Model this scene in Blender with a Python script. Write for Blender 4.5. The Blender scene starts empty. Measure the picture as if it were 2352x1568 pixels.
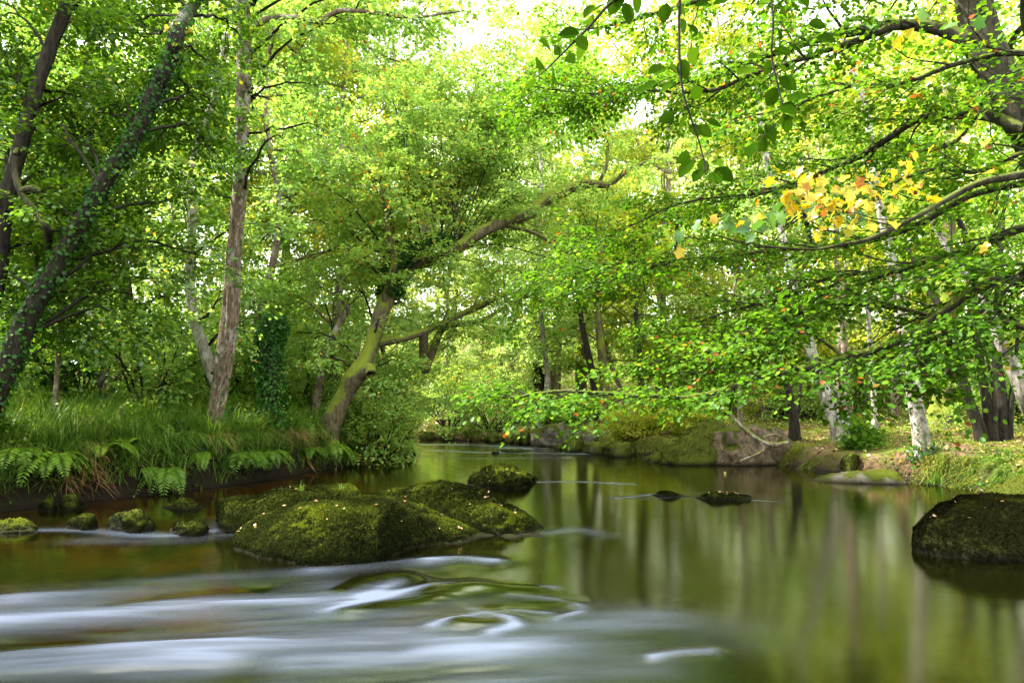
import bpy, math, random
import numpy as np
from mathutils import Vector

# ------------------------------------------------------------------ camera, light, exposure
scene = bpy.context.scene
C = scene.collection
W0, H0, F0 = 2352.0, 1568.0, 1568.0          # working pixel frame and focal length (24 mm on 36 mm)
CAM_H = 1.3
PITCH = math.atan((930 - 784) / F0)
cam_d = bpy.data.cameras.new('camera'); cam = bpy.data.objects.new('camera', cam_d); C.objects.link(cam)
cam_d.lens = 24.0; cam_d.sensor_width = 36.0; cam_d.clip_start = 0.05; cam_d.clip_end = 600
cam.location = (0, 0, CAM_H); cam.rotation_euler = (math.pi / 2 + PITCH, 0, 0)
scene.camera = cam

SUN_EL, SUN_AZ = math.radians(52), math.radians(-75)     # azimuth clockwise from +Y (towards +X)
world = bpy.data.worlds.new("World"); scene.world = world; world.use_nodes = True
wn = world.node_tree; wn.nodes.clear()
sky = wn.nodes.new('ShaderNodeTexSky'); sky.sky_type = 'NISHITA'; sky.sun_disc = False
sky.sun_elevation = SUN_EL; sky.sun_rotation = SUN_AZ; sky.air_density = 1.0; sky.dust_density = 3.0
mixw = wn.nodes.new('ShaderNodeMix'); mixw.data_type = 'RGBA'; mixw.inputs[0].default_value = 0.75
mixw.inputs[7].default_value = (9.2, 9.2, 9.0, 1)       # thin bright cloud over the blue
bg = wn.nodes.new('ShaderNodeBackground'); bg.inputs[1].default_value = 0.15
wo = wn.nodes.new('ShaderNodeOutputWorld')
wn.links.new(sky.outputs[0], mixw.inputs[6]); wn.links.new(mixw.outputs[2], bg.inputs[0]); wn.links.new(bg.outputs[0], wo.inputs[0])

sd = bpy.data.lights.new('sun', 'SUN'); sd.energy = 5.0; sd.angle = math.radians(0.6); sd.color = (1.0, 0.95, 0.87)
sun = bpy.data.objects.new('sun', sd); C.objects.link(sun)
sv = Vector((math.sin(SUN_AZ) * math.cos(SUN_EL), math.cos(SUN_AZ) * math.cos(SUN_EL), math.sin(SUN_EL)))
sun.rotation_euler = sv.to_track_quat('Z', 'Y').to_euler(); sun.location = (20, 20, 30)

scene.view_settings.view_transform = 'Standard'; scene.view_settings.look = 'None'
scene.view_settings.exposure = 2.18; scene.view_settings.gamma = 1.0
cy = scene.cycles
cy.max_bounces = 10; cy.diffuse_bounces = 8; cy.glossy_bounces = 2; cy.transmission_bounces = 8; cy.transparent_max_bounces = 8
cy.caustics_reflective = False; cy.caustics_refractive = False
cy.use_adaptive_sampling = True; cy.adaptive_threshold = 0.02
cy.use_denoising = True
cy.sample_clamp_indirect = 6.0

# ------------------------------------------------------------------ pixel -> world
cp, sp = math.cos(PITCH), math.sin(PITCH)
def ray(u, v):
    x, y, z = (u - 1176) / F0, 1.0, -(v - 784) / F0
    return np.array([x, y * cp - z * sp, y * sp + z * cp])
def at(u, v, Y):
    r = ray(u, v); return np.array([0, 0, CAM_H]) + r * (Y / r[1])
def gr(u, v, z=0.0):
    r = ray(u, v); return np.array([0, 0, CAM_H]) + r * ((z - CAM_H) / r[2])

# ------------------------------------------------------------------ noise
def _hash(i, j, k, seed):
    h = (i.astype(np.int64) * 374761393 + j.astype(np.int64) * 668265263 + k.astype(np.int64) * 2147483647 + seed * 974634777) & 0xFFFFFFFF
    h = ((h ^ (h >> 13)) * 1274126177) & 0xFFFFFFFF
    h = (h ^ (h >> 16)) & 0xFFFFFFFF
    return h / 4294967295.0
def vnoise(p, seed=0):
    p = np.asarray(p, float); f = np.floor(p).astype(np.int64); t = p - f; t = t * t * (3 - 2 * t)
    out = 0
    for a in (0, 1):
        for b in (0, 1):
            for c in (0, 1):
                w = (t[..., 0] if a else 1 - t[..., 0]) * (t[..., 1] if b else 1 - t[..., 1]) * (t[..., 2] if c else 1 - t[..., 2])
                out = out + w * _hash(f[..., 0] + a, f[..., 1] + b, f[..., 2] + c, seed)
    return out * 2 - 1
def fbm(p, oct=4, seed=0, gain=0.5):
    p = np.asarray(p, float); s = 0; a = 1.0
    for o in range(oct):
        s = s + a * vnoise(p * 2 ** o, seed + o * 17); a *= gain
    return s
def v3(x, y, z=None):
    x = np.asarray(x, float); y = np.asarray(y, float)
    z = np.zeros_like(x) + (0 if z is None else z)
    return np.stack([x, y, z], -1)
def smooth(a, b, x):
    t = np.clip((x - a) / (b - a), 0, 1); return t * t * (3 - 2 * t)
def nrm(v):
    v = np.asarray(v, float); return v / (np.linalg.norm(v, axis=-1, keepdims=True) + 1e-9)

# ------------------------------------------------------------------ tagging and mesh building
def tag(o, label=None, cat=None, group=None, kind=None):
    if label: o['label'] = label
    if cat: o['category'] = cat
    if group: o['group'] = group
    if kind: o['kind'] = kind
    return o
def empty(name, loc):
    o = bpy.data.objects.new(name, None); o.empty_display_size = 0.2; C.objects.link(o); o.location = tuple(loc); return o
def mesh_obj(name, V, F, mat, parent=None, origin=None, smooth_shade=True, attrs=None, fattrs=None):
    """V (n,3); F (m,k) one face size, or list of such arrays"""
    V = np.asarray(V, float)
    if origin is not None: V = V - np.asarray(origin)
    Fs = F if isinstance(F, list) else [F]
    Fs = [np.asarray(f, np.int32) for f in Fs if len(f)]
    me = bpy.data.meshes.new(name)
    nl = sum(f.size for f in Fs); nf = sum(len(f) for f in Fs)
    me.vertices.add(len(V)); me.vertices.foreach_set('co', V.astype(np.float32).ravel())
    me.loops.add(nl); me.polygons.add(nf)
    me.loops.foreach_set('vertex_index', np.concatenate([f.ravel() for f in Fs]))
    starts = []; off = 0
    for f in Fs:
        starts.append(off + np.arange(len(f)) * f.shape[1]); off += f.size
    me.polygons.foreach_set('loop_start', np.concatenate(starts).astype(np.int32))
    if smooth_shade: me.polygons.foreach_set('use_smooth', np.ones(nf, bool))
    me.update(calc_edges=True)
    for k, a in (attrs or {}).items():
        at_ = me.attributes.new(k, 'FLOAT', 'POINT'); at_.data.foreach_set('value', np.asarray(a, np.float32))
    for k, a in (fattrs or {}).items():
        at_ = me.attributes.new(k, 'FLOAT', 'FACE'); at_.data.foreach_set('value', np.asarray(a, np.float32))
    if mat: me.materials.append(mat)
    o = bpy.data.objects.new(name, me); C.objects.link(o)
    if parent is not None: o.parent = parent
    elif origin is not None: o.location = tuple(origin)
    return o
def copy_tree(o, parent=None):
    c = o.copy(); C.objects.link(c); c.parent = parent
    for ch in [x for x in KIDS.get(o.name, ())]:
        copy_tree(ch, c)
    return c
KIDS = {}

# ------------------------------------------------------------------ materials
class NT:
    def __init__(s, name):
        s.m = bpy.data.materials.new(name); s.m.use_nodes = True; s.t = s.m.node_tree; s.t.nodes.clear()
        s.out = s.n('ShaderNodeOutputMaterial')
    def n(s, typ, **kw):
        x = s.t.nodes.new(typ)
        for k, v in kw.items(): setattr(x, k, v)
        return x
    def l(s, a, b): s.t.links.new(a, b)
    def obj(s): return s.n('ShaderNodeTexCoord').outputs['Object']
    def noise(s, vec, scale, detail=4, rough=0.55, stretch=None):
        if stretch:
            mp = s.n('ShaderNodeMapping'); mp.inputs['Scale'].default_value = stretch; s.l(vec, mp.inputs[0]); vec = mp.outputs[0]
        t = s.n('ShaderNodeTexNoise'); t.inputs['Scale'].default_value = scale; t.inputs['Detail'].default_value = detail
        t.inputs['Roughness'].default_value = rough; s.l(vec, t.inputs['Vector']); return t.outputs['Fac']
    def ramp(s, fac, stops, interp='LINEAR'):
        r = s.n('ShaderNodeValToRGB'); cr = r.color_ramp; cr.interpolation = interp
        while len(cr.elements) < len(stops): cr.elements.new(0.5)
        for e, (p, c) in zip(cr.elements, stops):
            e.position = p; e.color = tuple(c) + (1,) if len(c) == 3 else c
        s.l(fac, r.inputs[0]); return r.outputs[0]
    def mix(s, fac, a, b, typ='MIX'):
        m = s.n('ShaderNodeMix'); m.data_type = 'RGBA'; m.blend_type = typ
        for v, i in ((fac, 0), (a, 6), (b, 7)):
            if hasattr(v, 'links'): s.l(v, m.inputs[i])
            else: m.inputs[i].default_value = v if i == 0 else tuple(v) + ((1,) if len(v) == 3 else ())
        return m.outputs[2]
    def math(s, op, a, b=0.0, clamp=False):
        m = s.n('ShaderNodeMath'); m.operation = op; m.use_clamp = clamp
        for v, i in ((a, 0), (b, 1)):
            if hasattr(v, 'links'): s.l(v, m.inputs[i])
            else: m.inputs[i].default_value = v
        return m.outputs[0]
    def bump(s, h, strength=0.5, dist=0.02, normal=None):
        b = s.n('ShaderNodeBump'); b.inputs['Strength'].default_value = strength; b.inputs['Distance'].default_value = dist
        s.l(h, b.inputs['Height'])
        if normal is not None: s.l(normal, b.inputs['Normal'])
        return b.outputs[0]
    def attr(s, name):
        a = s.n('ShaderNodeAttribute'); a.attribute_name = name; return a.outputs['Fac']
    def principled(s, col, rough=0.8, normal=None, spec=0.3, ior=None):
        p = s.n('ShaderNodeBsdfPrincipled')
        for v, k in ((col, 'Base Color'), (rough, 'Roughness')):
            if hasattr(v, 'links'): s.l(v, p.inputs[k])
            else: p.inputs[k].default_value = tuple(v) + (1,) if k == 'Base Color' else v
        p.inputs['Specular IOR Level'].default_value = spec
        if ior: p.inputs['IOR'].default_value = ior
        if normal is not None: s.l(normal, p.inputs['Normal'])
        return p
    def done(s, bsdf): s.l(bsdf.outputs[0] if hasattr(bsdf, 'outputs') else bsdf, s.out.inputs[0]); return s.m
    def normal_z(s):
        g = s.n('ShaderNodeNewGeometry'); x = s.n('ShaderNodeSeparateXYZ'); s.l(g.outputs['Normal'], x.inputs[0]); return x.outputs[2]

def leaf_mat(name, stops, trans=0.5, gloss=0.06, tcol=(1.25, 1.25, 0.6), clump=0.25, rough=0.4):
    t = NT(name); r = t.attr('rnd')
    geo = t.n('ShaderNodeNewGeometry')
    n = t.noise(geo.outputs['Position'], 0.9, 2)
    f = t.math('ADD', r, t.math('MULTIPLY', t.math('SUBTRACT', n, 0.5), clump), True)
    c = t.ramp(f, stops)
    d = t.n('ShaderNodeBsdfDiffuse'); t.l(c, d.inputs[0])
    tr = t.n('ShaderNodeBsdfTranslucent'); t.l(t.mix(1.0, c, tcol, 'MULTIPLY'), tr.inputs[0])
    m1 = t.n('ShaderNodeMixShader'); m1.inputs[0].default_value = trans; t.l(d.outputs[0], m1.inputs[1]); t.l(tr.outputs[0], m1.inputs[2])
    g = t.n('ShaderNodeBsdfGlossy'); g.inputs['Roughness'].default_value = rough; g.inputs[0].default_value = (0.9, 1, 0.95, 1)
    m2 = t.n('ShaderNodeMixShader'); m2.inputs[0].default_value = gloss; t.l(m1.outputs[0], m2.inputs[1]); t.l(g.outputs[0], m2.inputs[2])
    return t.done(m2.outputs[0] if gloss > 0 else m1.outputs[0])

def bark_mat(name, dark, light, moss=0.3, mosscol=(0.10, 0.13, 0.015), lichen=0.0, scale=1.0):
    t = NT(name); o = t.obj()
    ridges = t.noise(o, 20 * scale, 7, 0.72, (1, 1, 0.25))
    blot = t.noise(o, 2.2, 4, 0.6)
    c = t.ramp(ridges, [(0.38, dark), (0.60, light)])
    if lichen:
        l = t.ramp(t.noise(o, 6, 5, 0.7, (1, 1, 0.6)), [(0.52, (0, 0, 0)), (0.60, (1, 1, 1))])
        c = t.mix(t.math('MULTIPLY', l, lichen), c, (0.42, 0.42, 0.36))
    nz = t.math('ADD', t.normal_z(), t.math('MULTIPLY', t.math('SUBTRACT', blot, 0.5), 2.4))
    mf = t.ramp(nz, [(0.55 - moss, (0, 0, 0)), (0.85 - moss * 0.8, (1, 1, 1))])
    mc = t.mix(t.noise(o, 40, 3), tuple(x * 0.5 for x in mosscol), tuple(x * 1.5 for x in mosscol))
    c = t.mix(mf, c, mc)
    b = t.bump(t.math('ADD', ridges, t.math('MULTIPLY', t.noise(o, 60, 3), 0.3)), 0.9, 0.03)
    return t.done(t.principled(c, 0.85, b, 0.2))

def moss_rock_mat(name, moss_amt=0.8, rockc=(0.035, 0.03, 0.026), rockl=(0.13, 0.115, 0.095), mossd=(0.008, 0.010, 0.003), mossl=(0.055, 0.07, 0.009), top=0.6):
    t = NT(name); o = t.obj(); geo = t.n('ShaderNodeNewGeometry'); sep = t.n('ShaderNodeSeparateXYZ'); t.l(geo.outputs['Position'], sep.inputs[0])
    fine = t.noise(o, 55, 5, 0.7, (1, 1, 0.45)); big = t.noise(o, 3.0, 5, 0.6); mid = t.noise(o, 12, 4, 0.6)
    rock = t.ramp(mid, [(0.3, rockc), (0.7, rockl)])
    mossc = t.mix(fine, mossd, mossl)
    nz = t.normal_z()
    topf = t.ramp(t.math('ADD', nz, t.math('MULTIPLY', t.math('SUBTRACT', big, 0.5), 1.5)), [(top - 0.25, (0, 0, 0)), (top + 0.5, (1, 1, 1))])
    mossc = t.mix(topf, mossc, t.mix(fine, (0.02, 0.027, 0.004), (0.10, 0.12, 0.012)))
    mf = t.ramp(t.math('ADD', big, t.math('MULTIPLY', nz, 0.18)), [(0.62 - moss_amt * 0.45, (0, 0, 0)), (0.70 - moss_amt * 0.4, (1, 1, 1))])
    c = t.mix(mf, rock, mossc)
    wet = t.ramp(sep.outputs[2], [(0.0, (1, 1, 1)), (0.10, (0, 0, 0))])
    c = t.mix(wet, c, (0.010, 0.009, 0.006))
    rg = t.math('SUBTRACT', 0.95, t.math('MULTIPLY', wet, 0.25))
    b = t.bump(t.math('ADD', fine, t.math('MULTIPLY', mid, 0.8)), 1.0, 0.035)
    return t.done(t.principled(c, rg, b, 0.03))

def plain_mat(name, a, b, scale=20, rough=0.85, bump=0.4, spec=0.2):
    t = NT(name); o = t.obj(); n = t.noise(o, scale, 5, 0.6)
    return t.done(t.principled(t.ramp(n, [(0.3, a), (0.7, b)]), rough, t.bump(n, bump, 0.02), spec))

M = {}
# leaf colours: low rnd = dark green ... high rnd = yellow / orange autumn leaves
M['alder'] = leaf_mat('alder_leaf', [(0.0, (0.034, 0.09, 0.006)), (0.5, (0.082, 0.175, 0.010)), (0.9, (0.17, 0.26, 0.015)), (0.98, (0.30, 0.28, 0.02))], 0.5, 0.03)
M['beech'] = leaf_mat('beech_leaf', [(0.0, (0.038, 0.105, 0.008)), (0.5, (0.090, 0.20, 0.012)), (0.86, (0.19, 0.30, 0.018)), (0.93, (0.38, 0.28, 0.02)), (0.97, (0.42, 0.11, 0.02)), (1.0, (0.25, 0.07, 0.02))], 0.52, 0.006, clump=0.08)
M['oak'] = leaf_mat('oak_leaf', [(0.0, (0.13, 0.26, 0.045)), (0.5, (0.24, 0.40, 0.08)), (0.88, (0.40, 0.50, 0.10)), (0.96, (0.60, 0.45, 0.03)), (1.0, (0.50, 0.18, 0.03))], 0.6, 0.02, (1.25, 1.2, 0.75))
M['pale'] = leaf_mat('pale_leaf', [(0.0, (0.21, 0.34, 0.08)), (0.5, (0.35, 0.48, 0.14)), (0.9, (0.50, 0.57, 0.18)), (1.0, (0.55, 0.44, 0.04))], 0.58, 0.015, (1.25, 1.2, 0.8))
M['yellow'] = leaf_mat('yellow_green_leaf', [(0.0, (0.22, 0.28, 0.025)), (0.5, (0.38, 0.42, 0.04)), (0.9, (0.56, 0.50, 0.05)), (1.0, (0.60, 0.36, 0.03))], 0.55, 0.02)
M['maple'] = leaf_mat('maple_leaf_yellow', [(0.0, (0.25, 0.27, 0.02)), (0.25, (0.42, 0.34, 0.015)), (0.8, (0.50, 0.36, 0.015)), (1.0, (0.32, 0.11, 0.015))], 0.45, 0.02, (1.1, 1.0, 0.5), 0.1)
M['maple_green'] = leaf_mat('maple_leaf_green', [(0.0, (0.04, 0.11, 0.03)), (1.0, (0.10, 0.19, 0.03))], 0.4, 0.02, (1.1, 1.2, 0.6))
M['dark_leaf'] = leaf_mat('shaded_beech_leaf', [(0.0, (0.016, 0.045, 0.002)), (0.7, (0.032, 0.078, 0.003)), (1.0, (0.06, 0.12, 0.006))], 0.35, 0.0)  # darker copy of the beech leaf, shade painted into its colour
M['ivy'] = leaf_mat('ivy_leaf', [(0.0, (0.012, 0.042, 0.006)), (0.7, (0.03, 0.095, 0.010)), (0.97, (0.07, 0.18, 0.02)), (1.0, (0.4, 0.3, 0.03))], 0.3, 0.01, rough=0.35)
M['grass'] = leaf_mat('grass_blade', [(0.0, (0.03, 0.08, 0.010)), (0.5, (0.085, 0.18, 0.018)), (0.85, (0.20, 0.31, 0.035)), (1.0, (0.32, 0.30, 0.08))], 0.4, 0.02)
M['dead_grass'] = leaf_mat('dead_grass_blade', [(0.0, (0.12, 0.06, 0.02)), (0.6, (0.28, 0.16, 0.06)), (1.0, (0.42, 0.29, 0.13))], 0.3, 0.04, (1, 1, 0.9))
M['fern'] = leaf_mat('fern_frond', [(0.0, (0.05, 0.12, 0.012)), (0.5, (0.12, 0.22, 0.018)), (0.95, (0.26, 0.34, 0.03)), (1.0, (0.45, 0.35, 0.05))], 0.45, 0.01, clump=0.1)
M['moss'] = leaf_mat('moss_strand', [(0.0, (0.008, 0.010, 0.004)), (0.5, (0.024, 0.031, 0.007)), (0.8, (0.062, 0.078, 0.011)), (1.0, (0.15, 0.175, 0.018))], 0.3, 0.0, clump=0.1)
M['moss_dark'] = leaf_mat('dark_moss_strand', [(0.0, (0.006, 0.006, 0.003)), (0.3, (0.022, 0.022, 0.005)), (1.0, (0.09, 0.095, 0.012))], 0.2, 0.0, clump=0.1)
M['litter'] = leaf_mat('fallen_leaf', [(0.0, (0.20, 0.09, 0.04)), (0.4, (0.36, 0.18, 0.07)), (0.8, (0.50, 0.30, 0.12)), (1.0, (0.55, 0.42, 0.08))], 0.15, 0.08, (1, 1, 0.9), 0.0)
M['bark_dark'] = bark_mat('dark_bark', (0.005, 0.004, 0.003), (0.030, 0.024, 0.015), 0.2, (0.02, 0.03, 0.004))
M['bark_brown'] = bark_mat('brown_bark', (0.05, 0.033, 0.02), (0.20, 0.145, 0.10), 0.12, lichen=0.5)
M['bark_pale'] = bark_mat('pale_lichen_bark', (0.07, 0.06, 0.045), (0.30, 0.27, 0.22), 0.2, lichen=0.8)
M['bark_moss'] = bark_mat('mossy_bark', (0.035, 0.03, 0.015), (0.12, 0.10, 0.05), 0.75, (0.13, 0.16, 0.015))
M['bark_limb'] = bark_mat('mossy_limb_bark', (0.012, 0.010, 0.006), (0.055, 0.05, 0.028), 0.45, (0.07, 0.09, 0.010))
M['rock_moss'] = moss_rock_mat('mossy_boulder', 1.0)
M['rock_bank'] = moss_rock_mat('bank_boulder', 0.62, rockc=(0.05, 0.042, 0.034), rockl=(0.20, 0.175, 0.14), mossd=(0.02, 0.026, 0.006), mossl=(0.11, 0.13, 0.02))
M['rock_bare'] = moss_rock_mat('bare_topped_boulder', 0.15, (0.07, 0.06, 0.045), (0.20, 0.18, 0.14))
M['rock_brown'] = moss_rock_mat('brown_speckled_boulder', 0.12, (0.04, 0.03, 0.02), (0.22, 0.165, 0.11))
M['rock_wet'] = moss_rock_mat('wet_dark_boulder', 0.35, (0.008, 0.008, 0.007), (0.035, 0.032, 0.028))
M['moss_turf'] = leaf_mat('turf_moss', [(0.0, (0.05, 0.06, 0.01)), (0.5, (0.13, 0.15, 0.018)), (1.0, (0.26, 0.27, 0.03))], 0.3, 0.02)
M['rock_dark'] = moss_rock_mat('dark_moss_boulder', 1.0, mossd=(0.003, 0.003, 0.0015), mossl=(0.030, 0.031, 0.007), top=1.6)

# ------------------------------------------------------------------ tubes
def catmull(P, n_per=6):
    P = np.asarray(P, float); Q = np.vstack([2 * P[0] - P[1], P, 2 * P[-1] - P[-2]]); out = []
    for i in range(1, len(Q) - 2):
        p0, p1, p2, p3 = Q[i - 1], Q[i], Q[i + 1], Q[i + 2]
        t = np.linspace(0, 1, n_per, endpoint=False)[:, None]
        out.append(0.5 * ((2 * p1) + (-p0 + p2) * t + (2 * p0 - 5 * p1 + 4 * p2 - p3) * t * t + (-p0 + 3 * p1 - 3 * p2 + p3) * t ** 3))
    out.append(P[-1:][:, :]); return np.vstack(out)
def tube(P, R, sides=10, rough=0.0, seed=0, closed=True):
    P = np.asarray(P, float); R = np.asarray(R, float); n = len(P)
    T = nrm(np.gradient(P, axis=0)); ref = np.array([0.0, 1.0, 0.0]) if abs(T[0][2]) > 0.5 else np.array([0.0, 0, 1.0])
    A = nrm(np.cross(T, ref)); B = np.cross(T, A)
    th = np.linspace(0, 2 * np.pi, sides, endpoint=False)
    d = A[:, None] * np.cos(th)[None, :, None] + B[:, None] * np.sin(th)[None, :, None]
    rr = R[:, None] * np.ones(sides)[None]
    if rough:
        q = P[:, None] + d * R[:, None, None]
        rr = rr * (1 + rough * fbm(q * np.array([4, 4, 1.6]) + seed, 3, seed))
    V = (P[:, None] + d * rr[..., None]).reshape(-1, 3)
    i = np.arange(n - 1)[:, None] * sides; j = np.arange(sides)[None]; jn = (j + 1) % sides
    F = np.stack([i + j, i + jn, i + sides + jn, i + sides + j], -1).reshape(-1, 4)
    return V, F
def segs(A, B, ra, rb):
    """many 3-sided tapering twigs"""
    A = np.asarray(A, float); B = np.asarray(B, float); n = len(A); T = nrm(B - A)
    ref = np.where(np.abs(T[:, 2:3]) > 0.8, np.array([[1.0, 0, 0]]), np.array([[0, 0, 1.0]]))
    U = nrm(np.cross(T, ref)); Wv = np.cross(T, U); V = np.zeros((n, 6, 3))
    for k in range(3):
        a = k * 2 * np.pi / 3; d = U * math.cos(a) + Wv * math.sin(a)
        V[:, k] = A + d * np.reshape(ra, (-1, 1)); V[:, 3 + k] = B + d * np.reshape(rb, (-1, 1))
    b = np.arange(n)[:, None] * 6
    F = np.stack([b + np.array([[0, 1, 4, 3]]), b + np.array([[1, 2, 5, 4]]), b + np.array([[2, 0, 3, 5]])], 1).reshape(-1, 4)
    return V.reshape(-1, 3), F
class Geo:
    def __init__(s): s.V = []; s.F = []; s.n = 0
    def add(s, V, F): s.V.append(V); s.F.append(np.asarray(F) + s.n); s.n += len(V)
    def build(s, name, mat, parent=None, origin=None, **kw):
        if not s.V: return None
        o = mesh_obj(name, np.vstack(s.V), np.vstack(s.F), mat, parent, origin, **kw)
        if parent is not None: KIDS.setdefault(parent.name, []).append(o)
        return o

# ------------------------------------------------------------------ leaves
LT = {  # template: vertices (along, side, up), faces
 'far': (np.array([(0, 0, 0), (.5, -.36, .06), (1, 0, 0), (.5, .36, .06)]), [(0, 1, 2, 3)]),
 'mid': (np.array([(0, 0, 0), (.28, .36, .07), (.72, .34, .05), (1, 0, -.05), (.72, -.34, .05), (.28, -.36, .07)]), [(0, 3, 2, 1), (0, 5, 4, 3)]),
 'near': (np.array([(0, 0, 0), (.15, .24, .04), (.38, .37, .08), (.65, .33, .06), (.86, .17, .0), (1, 0, -.07), (.86, -.17, .0), (.65, -.33, .06), (.38, -.37, .08), (.15, -.24, .04)]),
          [(0, 5, 4, 3, 2, 1), (0, 9, 8, 7, 6, 5)]),
 'blade': (np.array([(0, .03, 0), (0, -.03, 0), (.4, -.028, .10), (.4, .028, .10), (.8, -.02, .08), (.8, .02, .08), (1.05, 0, 0), (1.05, 0.004, 0)]), [(0, 1, 2, 3), (3, 2, 4, 5), (5, 4, 6, 7)]),
}
_mo = [(0, 0), (-.07, .18), (.04, .44), (.20, .37), (.36, .36), (.52, .60), (.64, .44), (.70, .28), (.85, .20), (1.0, 0)]
_mo = _mo + [(a, -b) for a, b in _mo[-2:0:-1]]
LT['lobed'] = (np.array([(a, b, 0.22 * abs(b) - 0.22 * a * a) for a, b in _mo] + [(.35, 0, 0)]), [(len(_mo), i, (i + 1) % len(_mo)) for i in range(len(_mo))])
def leaves(name, mat, pos, D, N, size, rnd, kind='mid', parent=None, origin=None, width=1.0, extra=None):
    T, F = LT[kind]; pos = np.asarray(pos); n = len(pos)
    D = nrm(D); S = nrm(np.cross(N, D)); U = np.cross(D, S); size = np.broadcast_to(np.asarray(size, float), (n,))
    V = pos[:, None] + size[:, None, None] * (D[:, None] * T[None, :, 0:1] + S[:, None] * T[None, :, 1:2] * width + U[:, None] * T[None, :, 2:3])
    F = np.array(F); FF = (np.arange(n)[:, None, None] * len(T) + F[None]).reshape(-1, F.shape[1])
    V = V.reshape(-1, 3); rr = np.repeat(rnd, len(F)); Fl = [FF]
    if extra is not None:
        Fl.append(np.asarray(extra[1]) + len(V)); V = np.vstack([V, extra[0]]); rr = np.concatenate([rr, np.zeros(len(extra[1]))])
    o = mesh_obj(name, V, Fl, mat, parent, origin, smooth_shade=False, fattrs={'rnd': rr})
    if extra is not None:
        o.data.materials.append(extra[2]); o.data.polygons.foreach_set('material_index', np.concatenate([np.zeros(len(FF), np.int32), np.ones(len(extra[1]), np.int32)]))
    if parent is not None: KIDS.setdefault(parent.name, []).append(o)
    return o

def spray_leaves(rng, O, D, L, Wd, m, droop=0.25, flat=0.35, up=None):
    """leaves in flat fans along twigs. O,D (n,3), L,Wd (n,)"""
    n = len(O); idx = np.repeat(np.arange(n), m); k = len(idx)
    t = rng.random(k) ** 0.75; side = rng.choice([-1, 1], k)
    upv = np.array([0, 0, 1.0]) + rng.normal(0, 0.25, (n, 3)) if up is None else up
    S = nrm(np.cross(D, upv)); Nn = nrm(np.cross(S, D))
    env = np.sin(np.pi * np.clip(t * 0.85 + 0.12, 0, 1))
    lat = side * Wd[idx] * env * rng.random(k) ** 0.8
    pos = O[idx] + D[idx] * (L[idx] * t)[:, None] + S[idx] * lat[:, None] + Nn[idx] * rng.normal(0, 0.03, k)[:, None]
    pos[:, 2] -= droop * L[idx] * t * t + 0.25 * np.abs(lat)
    ld = D[idx] * 0.7 + S[idx] * (side * 0.75)[:, None] + rng.normal(0, 0.3, (k, 3)); ld[:, 2] -= 0.25
    ln = Nn[idx] + rng.normal(0, flat, (k, 3))
    return pos, nrm(ld), nrm(ln), idx

def wander(rng, p, d, length, n=6, jit=0.22, lift=0.0):
    pts = [np.array(p, float)]; d = nrm(np.array(d, float))
    for i in range(n):
        d = nrm(d + rng.normal(0, jit, 3) + np.array([0, 0, lift])); pts.append(pts[-1] + d * length / n)
    return np.array(pts)

# ------------------------------------------------------------------ river outline and terrain height
LEFT = [(-10.0, -8.0), (-9.5, 4.5)] + [tuple(gr(u, v)[:2]) for u, v in [(0, 1175), (200, 1150), (350, 1136), (520, 1116), (700, 1086), (850, 1066), (945, 1045), (952, 1024)]] + [(-4.5, 26.0), (-12, 28.5), (-30, 33)]
RIGHT = [(-30, 41), (-12, 33.5), (-5, 28.0)] + [tuple(gr(u, v)[:2]) for u, v in [(985, 1009), (1080, 1013), (1215, 1014), (1280, 1022), (1380, 1034), (1480, 1044), (1600, 1048), (1700, 1052), (1810, 1072), (1900, 1088), (2050, 1106), (2200, 1120), (2352, 1152)]] + [(7.6, 5.5), (8.2, -8.0)]
POLY = np.array(LEFT + RIGHT)
nL = len(LEFT)
def seg_dist(x, y, P, closed=False):
    best = np.full(x.shape, 1e9); Q = list(P) + ([P[0]] if closed else [])
    for a, b in zip(Q[:-1], Q[1:]):
        a = np.asarray(a[:2]); b = np.asarray(b[:2]); d = b - a; L2 = d @ d + 1e-12
        t = np.clip(((x - a[0]) * d[0] + (y - a[1]) * d[1]) / L2, 0, 1)
        best = np.minimum(best, np.hypot(x - a[0] - t * d[0], y - a[1] - t * d[1]))
    return best
def inside(x, y, P):
    r = np.zeros(x.shape, bool); n = len(P)
    for i in range(n):
        (x1, y1), (x2, y2) = P[i], P[(i + 1) % n]
        c = ((y1 > y) != (y2 > y)) & (x < (x2 - x1) * (y - y1) / (y2 - y1 + 1e-12) + x1); r ^= c
    return r
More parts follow.
